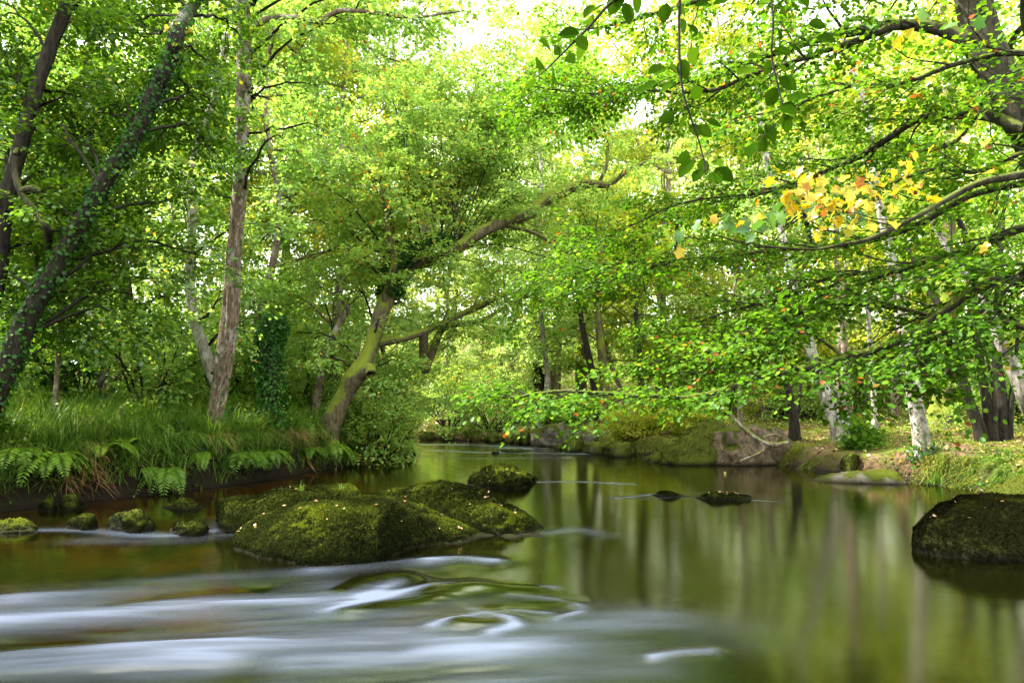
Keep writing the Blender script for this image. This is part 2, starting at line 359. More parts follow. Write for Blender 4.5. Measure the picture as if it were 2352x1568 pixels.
def hgt(x, y, detail=True):
    x = np.atleast_1d(np.asarray(x, float)); y = np.atleast_1d(np.asarray(y, float))
    dl = seg_dist(x, y, LEFT); drr = seg_dist(x, y, RIGHT); ins = inside(x, y, POLY); d = np.minimum(dl, drr)
    wob = 0.25 * fbm(v3(x * 0.9, y * 0.9), 3, 5)
    left = dl < drr
    s = np.maximum(d + wob * np.clip(d, 0, 1), 0)
    hl = 0.78 * smooth(0, 0.30, s) + 0.075 * np.clip(s, 0, 4.5) + 0.055 * np.clip(s - 4.5, 0, 60) + 0.10 * smooth(0.3, 2, s)
    far = smooth(17, 24, y)
    hr = (0.40 - 0.22 * far) * smooth(0, 0.55, s) + 0.022 * np.clip(s, 0, 12) + (0.03 + 0.03 * far) * np.clip(s - 3, 0, 60) + 0.10 * smooth(0.5, 3, s)
    h = np.where(left, hl, hr)
    h = h + 0.13 * np.clip(np.hypot(x, y) - 38, 0, 60)
    h = h + np.clip(s, 0, 1) * (0.10 * fbm(v3(x * 0.55, y * 0.55), 4, 9) + 0.05 * fbm(v3(x * 2.6, y * 2.6), 3, 12))
    bed = -0.50 * smooth(0, 1.6, d) - 0.03 + 0.05 * fbm(v3(x * 2, y * 2), 3, 3)
    return np.where(ins, np.minimum(bed, -0.03), h + 0.0)
def hz(x, y): return float(hgt(x, y)[0])

def grid_axis(parts):
    out = []
    for a, b, s in parts: out.append(np.arange(a, b, s))
    return np.concatenate(out + [[parts[-1][1]]])
gx = grid_axis([(-90, -30, 3), (-30, -12, 0.5), (-12, 12, 0.09), (12, 30, 0.5), (30, 90, 3)])
gy = grid_axis([(-12, 3, 0.8), (3, 20, 0.09), (20, 34, 0.2), (34, 60, 1.0), (60, 120, 3)])
X, Y = np.meshgrid(gx, gy); Z = hgt(X.ravel(), Y.ravel())
nx = len(gx); ii, jj = np.meshgrid(np.arange(nx - 1), np.arange(len(gy) - 1)); b0 = (jj * nx + ii).ravel()
t = NT('forest_floor'); o = t.obj(); sep = t.n('ShaderNodeSeparateXYZ'); t.l(o, sep.inputs[0])
n1 = t.noise(o, 1.3, 5, 0.62); n2 = t.noise(o, 9, 5, 0.7); n3 = t.noise(o, 45, 4, 0.7)
soil = t.ramp(n3, [(0.3, (0.03, 0.019, 0.010)), (0.7, (0.12, 0.075, 0.04))])
lit = t.ramp(n3, [(0.3, (0.10, 0.055, 0.03)), (0.55, (0.24, 0.14, 0.08)), (0.75, (0.34, 0.22, 0.13))])
mossc = t.mix(n3, (0.03, 0.045, 0.006), (0.16, 0.19, 0.025))
c = t.mix(t.ramp(n2, [(0.40, (0, 0, 0)), (0.56, (1, 1, 1))]), soil, lit)
c = t.mix(t.ramp(t.math('ADD', n1, t.math('MULTIPLY', t.math('SUBTRACT', n2, 0.5), 0.5)), [(0.43, (0, 0, 0)), (0.53, (1, 1, 1))]), c, mossc)
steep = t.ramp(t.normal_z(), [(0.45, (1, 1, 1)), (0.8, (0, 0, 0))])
c = t.mix(steep, c, t.mix(n3, (0.006, 0.004, 0.003), (0.028, 0.019, 0.010)))  # steep earth face near black, shade of the bank hollow painted in
bedc = t.mix(t.ramp(n1, [(0.4, (0, 0, 0)), (0.6, (1, 1, 1))]), (0.10, 0.06, 0.01), (0.50, 0.24, 0.03))
sandx = t.ramp(t.math('ADD', t.math('MULTIPLY', sep.outputs[0], 0.1), 0.5), [(0.40, (1, 1, 1)), (0.52, (0, 0, 0))])   # amber sand on the left, pool bed darkened in colour to cut the sunlight
sandy = t.ramp(t.math('MULTIPLY', sep.outputs[1], 0.1), [(0.52, (0, 0, 0)), (0.60, (1, 1, 1))])
bedc = t.mix(t.math('MULTIPLY', sandx, sandy), (0.016, 0.014, 0.006), bedc)
uw = t.math('LESS_THAN', sep.outputs[2], -0.015)
c = t.mix(uw, c, bedc)
wetg = t.ramp(sep.outputs[2], [(0.04, (1, 1, 1)), (0.22, (0, 0, 0))])
c = t.mix(t.math('MULTIPLY', wetg, t.math('SUBTRACT', 1.0, uw)), c, (0.012, 0.009, 0.006))
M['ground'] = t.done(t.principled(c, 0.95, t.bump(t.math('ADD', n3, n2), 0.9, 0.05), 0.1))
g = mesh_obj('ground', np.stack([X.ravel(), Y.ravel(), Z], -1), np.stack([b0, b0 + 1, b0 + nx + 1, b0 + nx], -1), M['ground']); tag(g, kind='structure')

# ------------------------------------------------------------------ water: height and foam follow the currents
STROKES = [  # (polyline in photo pixels, half width in photo pixels, foam, height)
 ([(0, 1428), (224, 1415), (448, 1392), (616, 1381), (756, 1398)], 15, .75, .03),
 ([(60, 1372), (336, 1345), (504, 1331), (700, 1325), (784, 1353), (840, 1372)], 13, .55, .03),
 ([(728, 1316), (896, 1298), (980, 1297)], 11, .6, .03), ([(985, 1293), (1060, 1287), (1130, 1292)], 7, .85, .05),
 ([(784, 1406), (874, 1378), (952, 1359), (1040, 1350)], 8, .85, .02),
 ([(850, 1372), (885, 1350), (915, 1334)], 8, .7, .0),
 ([(997, 1440), (1064, 1420), (1120, 1410), (1165, 1424), (1180, 1446), (1131, 1460)], 7, 1.1, .03),
 ([(300, 1480), (560, 1476), (784, 1466), (1000, 1464), (1120, 1480), (1250, 1466), (1350, 1440), (1480, 1425)], 26, .55, .02),
 ([(500, 1525), (440, 1500)], 34, .35, .02), ([(60, 1520), (250, 1535), (480, 1560)], 30, .22, .02),
 ([(700, 1545), (950, 1520), (1150, 1510), (1330, 1460), (1480, 1435), (1640, 1450)], 34, .55, .02),
 ([(1100, 1568), (1330, 1545), (1500, 1530)], 26, .55, .0), ([(1500, 1512), (1560, 1503), (1635, 1500)], 7, .8, .02),
 ([(1176, 1369), (1250, 1374), (1320, 1389), (1335, 1408), (1276, 1430)], 5, .6, .02), ([(1248, 1348), (1268, 1348)], 5, .6, .0),
 ([(1160, 1395), (1260, 1412)], 4, .5, .01), ([(1080, 1398), (1180, 1404), (1250, 1412)], 4, .4, .01),
 ([(532, 1560), (616, 1515), (728, 1498), (900, 1492)], 15, -.6, -.03), ([(260, 1385), (450, 1362), (600, 1355)], 7, -.35, -.02),
 ([(0, 1480), (250, 1452), (500, 1440)], 12, -.3, -.02), ([(780, 1362), (850, 1330), (930, 1322), (990, 1345)], 5, -.9, .035),
 ([(790, 1412), (900, 1392), (1000, 1378), (1100, 1352), (1230, 1352)], 6, -.8, .03), ([(1010, 1362), (1080, 1350)], 11, -.8, .06),
 ([(1060, 1437), (1120, 1438)], 8, -.9, .06), ([(1130, 1395), (1300, 1385)], 8, -.5, -.02),
 ([(1235, 1107), (1330, 1106), (1450, 1112)], 1.5, .75, 0), ([(1415, 1144), (1500, 1135)], 1.8, .7, 0), ([(1592, 1140), (1450, 1146)], 1.2, .55, 0),
 ([(1730, 1148), (1790, 1152)], 1.3, .6, 0), ([(1252, 1222), (1330, 1216), (1390, 1230)], 6, .5, 0),
 ([(950, 1020), (1100, 1022), (1200, 1030)], 3, .8, 0), ([(1000, 1034), (1100, 1038), (1350, 1042)], 2.5, .75, 0), ([(960, 1046), (1080, 1052), (1300, 1050)], 2.5, .35, 0),
 ([(0, 1217), (150, 1214), (230, 1218), (300, 1224), (400, 1226), (490, 1214), (510, 1190)], 5, .75, -.02), ([(200, 1238), (420, 1238), (520, 1224)], 9, .4, -.02),
]
def foam_height(x, y):
    px_v = 930 + CAM_H * F0 / np.maximum(y, 0.3)
    foam = np.zeros_like(x); h = np.zeros_like(x)
    for pl, w, fo, he in STROKES:
        P = catmull([gr(u, v) for u, v in pl], 5); vm = np.mean([v for _, v in pl])
        swirl = vm > 1280 and w < 12; fo = fo * (1.45 if swirl else .8 if vm > 1300 else 1.0); w = w * (1.4 if vm > 1300 and not swirl else 1.0); wm = w * CAM_H * F0 / (vm - 930) ** 2
        bb = (x > P[:, 0].min() - 4 * wm) & (x < P[:, 0].max() + 4 * wm) & (y > P[:, 1].min() - 4 * wm) & (y < P[:, 1].max() + 4 * wm)
        if not bb.any(): continue
        d = seg_dist(x[bb], y[bb], P); e = np.exp(-(d / wm) ** 2)
        foam[bb] += fo * (1.7 if w < 4 else 1.0) * e * (1 + .25 * fbm(v3(x[bb] * .7, y[bb] * 3.5), 2, 50)); h[bb] += 0.55 * he * np.exp(-(d / (1.5 * wm)) ** 2)
    zone = smooth(1318, 1375, px_v) * smooth(0.9, -1.2, x - 0.35 * (4.6 - y))
    st = fbm(v3(x * 0.35 + 0.3 * y, y * 2.6 - 0.30 * x), 4, 31)
    st2 = fbm(v3(x * 1.6 + y, y * 9.0 - 0.8 * x), 3, 37)
    foam = foam * 0.62 * (1 + 0.30 * st + 0.22 * st2) + zone * (0.44 + 0.28 * st + 0.10 * st2 + 0.06 * fbm(v3(x * 2.2 + 2 * y, y * 26.0 - 2.2 * x), 2, 39))
    near = smooth(8.5, 5.0, y)
    h = h + near * zone * 0.020 * st + near * zone * 0.003 * st2 
    return np.clip(foam, 0, 1.1), h
wx = grid_axis([(-40, -9, 1.0), (-9, -4.5, 0.06), (-4.5, 4.5, 0.022), (4.5, 9, 0.07), (9, 14, 1.0)])
wy = grid_axis([(-10, 2.6, 0.6), (2.6, 7.5, 0.02), (7.5, 14, 0.06), (14, 30, 0.12), (30, 44, 1.0)])
X, Y = np.meshgrid(wx, wy); fo, he = foam_height(X.ravel(), Y.ravel())
nx = len(wx); ii, jj = np.meshgrid(np.arange(nx - 1), np.arange(len(wy) - 1)); b0 = (jj * nx + ii).ravel()
t = NT('river_water'); o = t.obj(); fa = t.attr('foam')
rip = t.noise(o, 1.0, 3, 0.5, (1.2, 5.0, 1)); rip2 = t.noise(o, 1.0, 2, 0.5, (5, 22, 1))
bn = t.bump(t.math('ADD', rip, t.math('MULTIPLY', rip2, 0.02)), 0.015, 0.06)
fr = t.n('ShaderNodeFresnel'); fr.inputs['IOR'].default_value = 1.85; t.l(bn, fr.inputs['Normal'])
trn = t.n('ShaderNodeBsdfTransparent'); trn.inputs[0].default_value = (0.72, 0.52, 0.22, 1)
deep = t.n('ShaderNodeBsdfDiffuse'); deep.inputs[0].default_value = (0.010, 0.011, 0.002, 1)
mb = t.n('ShaderNodeMixShader'); mb.inputs[0].default_value = 0.25; t.l(trn.outputs[0], mb.inputs[1]); t.l(deep.outputs[0], mb.inputs[2])
gl = t.n('ShaderNodeBsdfGlossy'); gl.distribution = 'BECKMANN'; t.l(t.math('ADD', 0.14, t.math('MULTIPLY', fa, 0.22)), gl.inputs['Roughness']); gl.inputs[0].default_value = (1.0, 1.0, 0.80, 1); t.l(bn, gl.inputs['Normal'])
m1 = t.n('ShaderNodeMixShader'); t.l(fr.outputs[0], m1.inputs[0]); t.l(mb.outputs[0], m1.inputs[1]); t.l(gl.outputs[0], m1.inputs[2])
fm = t.n('ShaderNodeBsdfDiffuse'); t.l(t.ramp(fa, [(0.15, (0.042, 0.050, 0.064)), (0.6, (0.060, 0.073, 0.100)), (1.0, (0.105, 0.126, 0.178))]), fm.inputs[0]); t.l(bn, fm.inputs['Normal'])
m2 = t.n('ShaderNodeMixShader'); t.l(t.math('MULTIPLY', fa, 0.62, True), m2.inputs[0]); t.l(m1.outputs[0], m2.inputs[1]); t.l(fm.outputs[0], m2.inputs[2])
M['water'] = t.done(m2.outputs[0])
w = mesh_obj('river_water', np.stack([X.ravel(), Y.ravel(), he], -1), np.stack([b0, b0 + 1, b0 + nx + 1, b0 + nx], -1), M['water'], attrs={'foam': fo}); tag(w, kind='structure')

# ------------------------------------------------------------------ boulders
SHIFT = {'dark_boulder': -0.15}
def loft_rock(name, label, top, base, off, back, mat, seed=0, nst=70, nm=44, disp=0.05, moss=0, mossmat='moss', msize=0.020, cat='boulder', group=None, blunt=0.75, zb=-0.3):
    top = np.array(top, float); base = np.array(base, float)
    us = np.linspace(top[0, 0], top[-1, 0], nst); s = np.linspace(-1, 1, nst)
    us = 0.5 * (top[0, 0] + top[-1, 0]) + 0.5 * (top[-1, 0] - top[0, 0]) * np.sign(s) * (1 - (1 - np.abs(s)) ** 1.35)
    vt = np.interp(us, top[:, 0], top[:, 1]); vb = np.interp(us, base[:, 0], base[:, 1])
    sharp = np.array([.25, .5, .25])
    for _ in range(2): vt[1:-1] = np.convolve(vt, sharp, 'valid')
    a = np.linspace(0, np.pi, nm); V = np.zeros((nst, nm, 3)); endf = np.clip(1 - np.abs(s) ** 3, 0.02, 1) ** 0.6
    for i in range(nst):
        f = gr(us[i], vb[i]); r = at(us[i], vt[i], f[1] + off * endf[i]); zt = max(r[2], 0.0)
        bk = np.array([r[0] * (r[1] + back * endf[i]) / r[1], r[1] + back * endf[i], 0])
        w_ = np.cos(a); ww = np.abs(w_) ** blunt
        q = np.where(w_[:, None] > 0, r[None] + (f - r)[None] * ww[:, None], r[None] + (bk - r)[None] * ww[:, None])
        q[:, 2] = zb + (zt - zb) * np.sin(a) ** 0.62; V[i] = q
    du = np.gradient(V, axis=0); dv = np.gradient(V, axis=1); Nn = nrm(np.cross(dv, du)); Nn[..., 2] = np.where(np.isnan(Nn[..., 2]), 1, Nn[..., 2])
    if Nn[nst // 2, nm // 2, 2] < 0: Nn = -Nn
    q = V * np.array([1, 1, 1.4]); fade = endf[:, None]
    V = V + Nn * (disp * fbm(q * 3.2 + seed, 4, seed) + disp * 0.35 * fbm(q * 14 + seed, 3, seed + 5))[..., None] * fade[..., None]
    org = V.reshape(-1, 3).mean(0); org[2] = 0
    i, j = np.meshgrid(np.arange(nst - 1), np.arange(nm - 1), indexing='ij'); b = (i * nm + j).ravel()
    F = np.stack([b, b + 1, b + nm + 1, b + nm], -1)
    V2 = V.reshape(-1, 3)
    o = mesh_obj(name, V2, F, M[mat], origin=org); tag(o, label, cat, group)
    if moss:
        rng = np.random.default_rng(seed + 99)
        A, Bq, Cq, Dq = (V2[F[:, k]] for k in range(4)); cr = np.cross(Bq - A, Dq - A); ar = np.linalg.norm(cr, axis=1); cen = (A + Cq) / 2
        ar = ar * (cen[:, 2] > 0.03); fn = cr / (np.linalg.norm(cr, axis=1, keepdims=True) + 1e-9)
        if fn[:, 2].mean() < 0: fn = -fn
        fi = rng.choice(len(F), moss, p=ar / ar.sum()); x, y = rng.random(moss), rng.random(moss)
        pos = A[fi] + (Bq - A)[fi] * x[:, None] + (Dq - A)[fi] * y[:, None]; n_ = fn[fi]
        clump = fbm(pos * 5, 3, seed); keep = clump + rng.normal(0, .2, moss) > -1.2; pos, n_, clump = pos[keep], n_[keep], clump[keep]; k = len(pos)
        down = np.array([0, 0, -1.0]) - n_ * (-n_[:, 2:3]); flat = np.linalg.norm(down, axis=1, keepdims=True)
        D = down * 1.0 + n_ * 0.45 + rng.normal(0, 0.25, (k, 3))
        r = np.clip(0.14 + SHIFT.get(name, 0) + 0.85 * smooth(0.55, 1.0, n_[:, 2]) * (0.6 + 0.8 * fbm(pos * 2.2, 2, seed + 4)) + 0.22 * clump + 0.22 * fbm(pos * 1.3, 2, seed + 8) + rng.normal(0, 0.09, k) - 0.3 * (pos[:, 2] < 0.07), 0, 1)  # upward moss brighter, sides darker: light on the ridges painted into the tone
        leaves('moss', M[mossmat], pos - n_ * 0.004, D, n_ + rng.normal(0, 0.6, (k, 3)), msize * rng.uniform(0.6, 1.5, k), r, 'far', o, org, 0.55)
        KIDS.setdefault(o.name, [])
        o['_pts'] = 0
    ROCKV[o.name] = V2
    return o
ROCKV = {}
def auto_rock(label, u0, u1, vt, vb, mat, depth=None, seed=0, skew=0.0, moss=0, disp=0.06, name='boulder', cat='boulder', group=None, pw=2.6, msize=0.020, zb=-0.3):
    n = 15; s = np.linspace(-1, 1, n); us = u0 + (u1 - u0) * (s + 1) / 2
    s2 = np.clip(s - skew * (1 - s * s), -1, 1)
    prof = (1 - np.abs(s2) ** pw) ** 0.55
    top = list(zip(us, vb - (vb - vt) * prof)); base = [(u, vb - 0.25 * (vb - vt) * abs(x) ** 2.5 - 0.0) for u, x in zip(us, s)]
    top[0] = (u0, base[0][1]); top[-1] = (u1, base[-1][1])
    wd = (u1 - u0) / F0 * gr(0.5 * (u0 + u1), vb)[1]
    dp = depth or wd * 0.7
    return loft_rock(name, label, top, base, dp * 0.4, dp * 0.6, mat, seed, 40, 30, disp * min(1, wd), moss, cat=cat, group=group, msize=msize, zb=zb)

G_IS = 'mossy boulders standing in midstream'
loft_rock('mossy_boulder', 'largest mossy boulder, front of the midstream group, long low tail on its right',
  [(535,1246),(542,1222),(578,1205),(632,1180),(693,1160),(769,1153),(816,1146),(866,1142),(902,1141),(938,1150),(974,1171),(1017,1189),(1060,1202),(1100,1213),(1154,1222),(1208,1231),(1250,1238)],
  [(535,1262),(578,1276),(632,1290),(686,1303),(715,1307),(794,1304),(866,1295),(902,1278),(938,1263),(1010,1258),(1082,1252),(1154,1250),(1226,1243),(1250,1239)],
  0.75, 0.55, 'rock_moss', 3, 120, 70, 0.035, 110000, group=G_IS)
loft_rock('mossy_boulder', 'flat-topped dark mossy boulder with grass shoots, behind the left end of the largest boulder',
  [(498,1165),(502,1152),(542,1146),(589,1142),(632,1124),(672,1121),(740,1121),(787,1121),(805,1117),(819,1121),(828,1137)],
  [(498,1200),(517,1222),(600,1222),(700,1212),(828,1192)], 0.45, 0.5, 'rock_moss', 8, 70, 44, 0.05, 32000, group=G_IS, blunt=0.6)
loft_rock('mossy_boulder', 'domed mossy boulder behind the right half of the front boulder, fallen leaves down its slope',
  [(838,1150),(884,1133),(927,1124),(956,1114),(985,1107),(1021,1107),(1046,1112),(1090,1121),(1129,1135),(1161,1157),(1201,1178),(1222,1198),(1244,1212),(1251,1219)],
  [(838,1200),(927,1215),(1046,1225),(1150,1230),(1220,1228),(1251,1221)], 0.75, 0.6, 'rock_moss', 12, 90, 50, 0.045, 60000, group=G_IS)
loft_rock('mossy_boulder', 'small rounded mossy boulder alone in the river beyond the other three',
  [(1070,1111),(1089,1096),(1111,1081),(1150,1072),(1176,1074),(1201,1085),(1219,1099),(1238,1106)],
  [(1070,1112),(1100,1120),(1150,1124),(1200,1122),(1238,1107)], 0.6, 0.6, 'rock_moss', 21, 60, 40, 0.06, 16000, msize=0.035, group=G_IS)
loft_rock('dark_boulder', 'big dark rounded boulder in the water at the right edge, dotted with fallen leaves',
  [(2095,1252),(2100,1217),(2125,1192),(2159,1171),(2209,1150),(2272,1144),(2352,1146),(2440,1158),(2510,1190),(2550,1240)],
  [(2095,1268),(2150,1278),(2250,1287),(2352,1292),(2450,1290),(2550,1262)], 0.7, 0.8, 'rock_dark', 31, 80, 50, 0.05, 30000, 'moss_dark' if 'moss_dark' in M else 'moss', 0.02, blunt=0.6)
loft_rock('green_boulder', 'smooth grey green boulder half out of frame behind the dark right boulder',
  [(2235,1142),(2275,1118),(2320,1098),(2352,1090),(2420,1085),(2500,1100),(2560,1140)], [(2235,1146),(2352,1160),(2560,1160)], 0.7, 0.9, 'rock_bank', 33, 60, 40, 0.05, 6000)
G_FL = 'low dark rocks barely above the pool'
loft_rock('low_rock', 'thin sliver of dark rock, the smaller one of two low rocks in the right pool', [(1494,1137),(1530,1129),(1560,1132),(1594,1140)], [(1494,1138),(1540,1142),(1594,1141)], 0.12, 0.15, 'rock_wet', 41, 40, 20, 0.03, 1500, group=G_FL, cat='rock')
loft_rock('low_rock', 'longer low dark rock with an orange leaf on it in the right pool', [(1563,1144),(1590,1139),(1640,1133),(1680,1132),(1712,1138),(1732,1146)], [(1563,1145),(1640,1151),(1700,1151),(1732,1148)], 0.2, 0.22, 'rock_wet', 43, 50, 24, 0.04, 3000, group=G_FL, cat='rock')
loft_rock('rock_slab', 'pale sloping rock slab leaving the right bank beside the leaning pale trunk', [(1854,1104),(1900,1090),(1960,1080),(2010,1079),(2060,1084),(2080,1104)], [(1854,1105),(1950,1111),(2080,1113)], 0.5, 0.7, 'rock_bare', 45, 50, 30, 0.03, 0, cat='rock slab')
G_RB = 'boulders along the right bank'
loft_rock('bank_boulder', 'big wedge-shaped mossy boulder rising to the right at the right bank water edge', [(1470,1058),(1515,1040),(1550,1014),(1596,978),(1636,962),(1660,974),(1672,1030)], [(1470,1060),(1560,1069),(1672,1067)], 0.9, 0.9, 'rock_bank', 51, 60, 40, 0.09, 12000, msize=0.026, group=G_RB)
loft_rock('bank_boulder', 'blunt brown square boulder with speckled face right of the wedge-shaped boulder', [(1599,1030),(1602,1004),(1625,992),(1680,982),(1740,977),(1790,984),(1830,1030)], [(1599,1064),(1680,1070),(1760,1069),(1830,1064)], 0.35, 0.9, 'rock_brown', 53, 60, 40, 0.07, 0, group=G_RB, blunt=0.4)
auto_rock('rounded boulder under the yellow green bush, furthest right of the dark row', 1380, 1466, 1012, 1050, 'rock_bank', seed=55, moss=3000, group=G_RB, msize=0.026)
auto_rock('mossy boulder second from the right in the row under the yellow green bush', 1335, 1402, 1015, 1044, 'rock_bank', seed=56, group=G_RB)
auto_rock('small leaning boulder at the left end of the row beside the flat pale boulder', 1283, 1345, 1006, 1037, 'rock_bank', seed=57, skew=.3, group=G_RB)
auto_rock('tiny wet boulder at the foot of the flat pale boulder', 1270, 1302, 1018, 1033, 'rock_bank', seed=58, group=G_RB)
auto_rock('pale grey boulder behind the row of dark ones under the yellow green bush', 1320, 1400, 992, 1030, 'rock_bare', seed=59, group=G_RB)
loft_rock('flat_boulder', 'large flat boulder with bare pale top on the far right bank', [(1219,1020),(1222,988),(1250,977),(1290,974),(1340,980),(1366,990),(1375,1012)], [(1219,1024),(1280,1027),(1330,1024),(1375,1016)], 0.5, 1.3, 'rock_bare', 61, 70, 44, 0.06, 0, blunt=0.55)
k = 0
for u0, u1, vt, vb, l in [(1190,1222,990,1022,'upright dark stone touching the left side of the flat pale boulder'), (1150,1186,1000,1018,'low mossy stone third to the left of the flat pale boulder'),
    (1112,1150,997,1017,'round mossy stone by the foot of the multi-stemmed shrub'), (1060,1112,985,1013,'tall round mossy stone left of the shrub foot'),
    (1078,1105,1000,1014,'small dark stone at the very water line below the tall round stone'), (1010,1050,996,1012,'flat stone with yellow leaves behind it on the far shore'), (960,1000,990,1011,'leftmost dark stone at the river bend beside the left bank'),
    (1176,1200,1003,1021,'narrow dark stone left of the upright one'), (1030,1062,985,1006,'squat mossy stone set back on the far shore'), (985,1020,980,1003,'brown stone at the bend under the far bank bushes'), (1130,1175,985,1004,'yellow mossed stone below the fallen log')]:
    auto_rock(l, u0, u1, vt, vb, 'rock_bank', seed=70 + k, group='stones along the far shore', cat='stone', name='shore_stone', disp=0.12); k += 1
auto_rock('tiny dark rock poking from the fast water at the river bend, left one', 1127, 1148, 1035, 1042, 'rock_wet', seed=91, name='low_rock', cat='rock', group=G_FL, zb=-.1)
auto_rock('flat dark rock poking from the fast water at the river bend, right one', 1150, 1205, 1031, 1039, 'rock_wet', seed=92, name='low_rock', cat='rock', group=G_FL, zb=-.1)
auto_rock('small flat rock in front of the speckled square boulder', 1590, 1640, 1054, 1068, 'rock_wet', seed=93, name='low_rock', cat='rock', group=G_FL, zb=-.1)
auto_rock('mossy boulder on top of the right bank right of the speckled square boulder', 1740, 1830, 975, 1030, 'rock_bank', seed=94, moss=6000, msize=.026, group=G_RB, zb=0)
auto_rock('moss covered stone in the right bank foot left of the leaning pale trunk', 1925, 1990, 1040, 1095, 'rock_bank', seed=95, moss=4000, msize=.026, group=G_RB)
G_W = 'wet rocks in the weir on the left'
for u0, u1, vt, vb, l in [(-40,92,1199,1226,'leftmost long flat wet rock of the weir with a leaf on it'), (153,226,1182,1216,'glistening round black rock, second from the left in the weir'),
    (250,362,1176,1222,'largest domed rock of the weir with a small twig'), (386,478,1197,1228,'wet rock with a curled brown leaf nearest the midstream boulders'), (370,465,1146,1172,'brown leaf-strewn rock behind the weir'), (92,132,1150,1174,'small red brown stone under the left bank'), (138,190,1142,1172,'pale brown stone under the left bank')]:
    auto_rock(l, u0, u1, vt, vb, 'rock_wet', seed=110 + k, group=G_W, cat='rock', name='weir_rock', moss=2500, disp=0.12, msize=.018, zb=-0.09); k += 1
for u0, u1, vt, vb, l in [(860,922,1035,1062,'mossy boulder at the tip of the left bank'), (800,880,1040,1072,'broad mossy boulder under the left bank ferns near its tip'), (915,955,1030,1048,'wet black stone at the very tip of the left bank')]:
    auto_rock(l, u0, u1, vt, vb, 'rock_bank', seed=130 + k, group='boulders at the foot of the left bank', moss=4000, msize=.024, disp=.1); k += 1

# ------------------------------------------------------------------ trees
def px_path(pts):
    """[(u, v, depth, width px)] -> points, radii"""
    P = []; R = []
    for u, v, Y, w in pts:
        q = at(u, v, Y); P.append(q); R.append(0.5 * w / F0 * Y * 1.02)
    return np.array(P), np.array(R)
def smooth_path(P, R, n=6):
    Q = catmull(P, n); R2 = catmull(np.stack([R, R, R], -1), n)[:, 0]; return Q, np.maximum(R2, 0.002)

def foliate(rng, P, R, tw, sp, start=0.15, step=0.3, blen=1.0, slen=0.45, swid=0.2, jit=0.2, flat=True, lift=0.02, nspray=2, tip=True, vj=None):
    """side branches on the polyline P, twigs into tw, spray seeds into sp"""
    d = np.linalg.norm(np.diff(P, axis=0), axis=1); cum = np.concatenate([[0], np.cumsum(d)]); Ltot = cum[-1]
    s = start * Ltot + rng.random() * step; k = 0
    while s < Ltot:
        i = min(np.searchsorted(cum, s) - 1, len(d) - 1); i = max(i, 0); f = (s - cum[i]) / (d[i] + 1e-9)
        p = P[i] + (P[i + 1] - P[i]) * f; tdir = nrm(P[i + 1] - P[i]); r0 = R[i]
        side = nrm(np.cross(tdir, [0, 0, 1.0]) + 1e-6) * (1 if k % 2 else -1)
        fr = s / Ltot; bl = blen * rng.uniform(0.55, 1.15) * (1 - 0.55 * max(fr - start, 0))
        dd = tdir * rng.uniform(0.3, 1.0) + side * rng.uniform(0.5, 1.0) + np.array([0, 0, rng.normal(0, vj or (0.18 if flat else 0.6))])
        Q = wander(rng, p, dd, bl, 5, jit, lift); rb = min(0.45 * r0, 0.018) + 0.002
        rr = np.linspace(rb, 0.0025, 6)
        tw.append((Q[:-1], Q[1:], rr[:-1], rr[1:]))
        for j in range(1, 6):
            ld = nrm(Q[j] - Q[j - 1])
            for q in range(nspray if j < 5 else 1):
                sd = nrm(np.cross(ld, [0, 0, 1.0]) + 1e-6) * (1 if (j + q) % 2 else -1)
                dr = ld * rng.uniform(0.4, 0.9) + sd * rng.uniform(0.4, 1.0) if j < 5 else ld
                dr = dr + np.array([0, 0, rng.normal(-0.05, 0.12)])
                sp.append((Q[j], nrm(dr), slen * rng.uniform(0.6, 1.2), swid * rng.uniform(0.7, 1.2)))
        s += step * rng.uniform(0.6, 1.4); k += 1
    if tip: sp.append((P[-1], nrm(P[-1] - P[-2]), slen, swid))

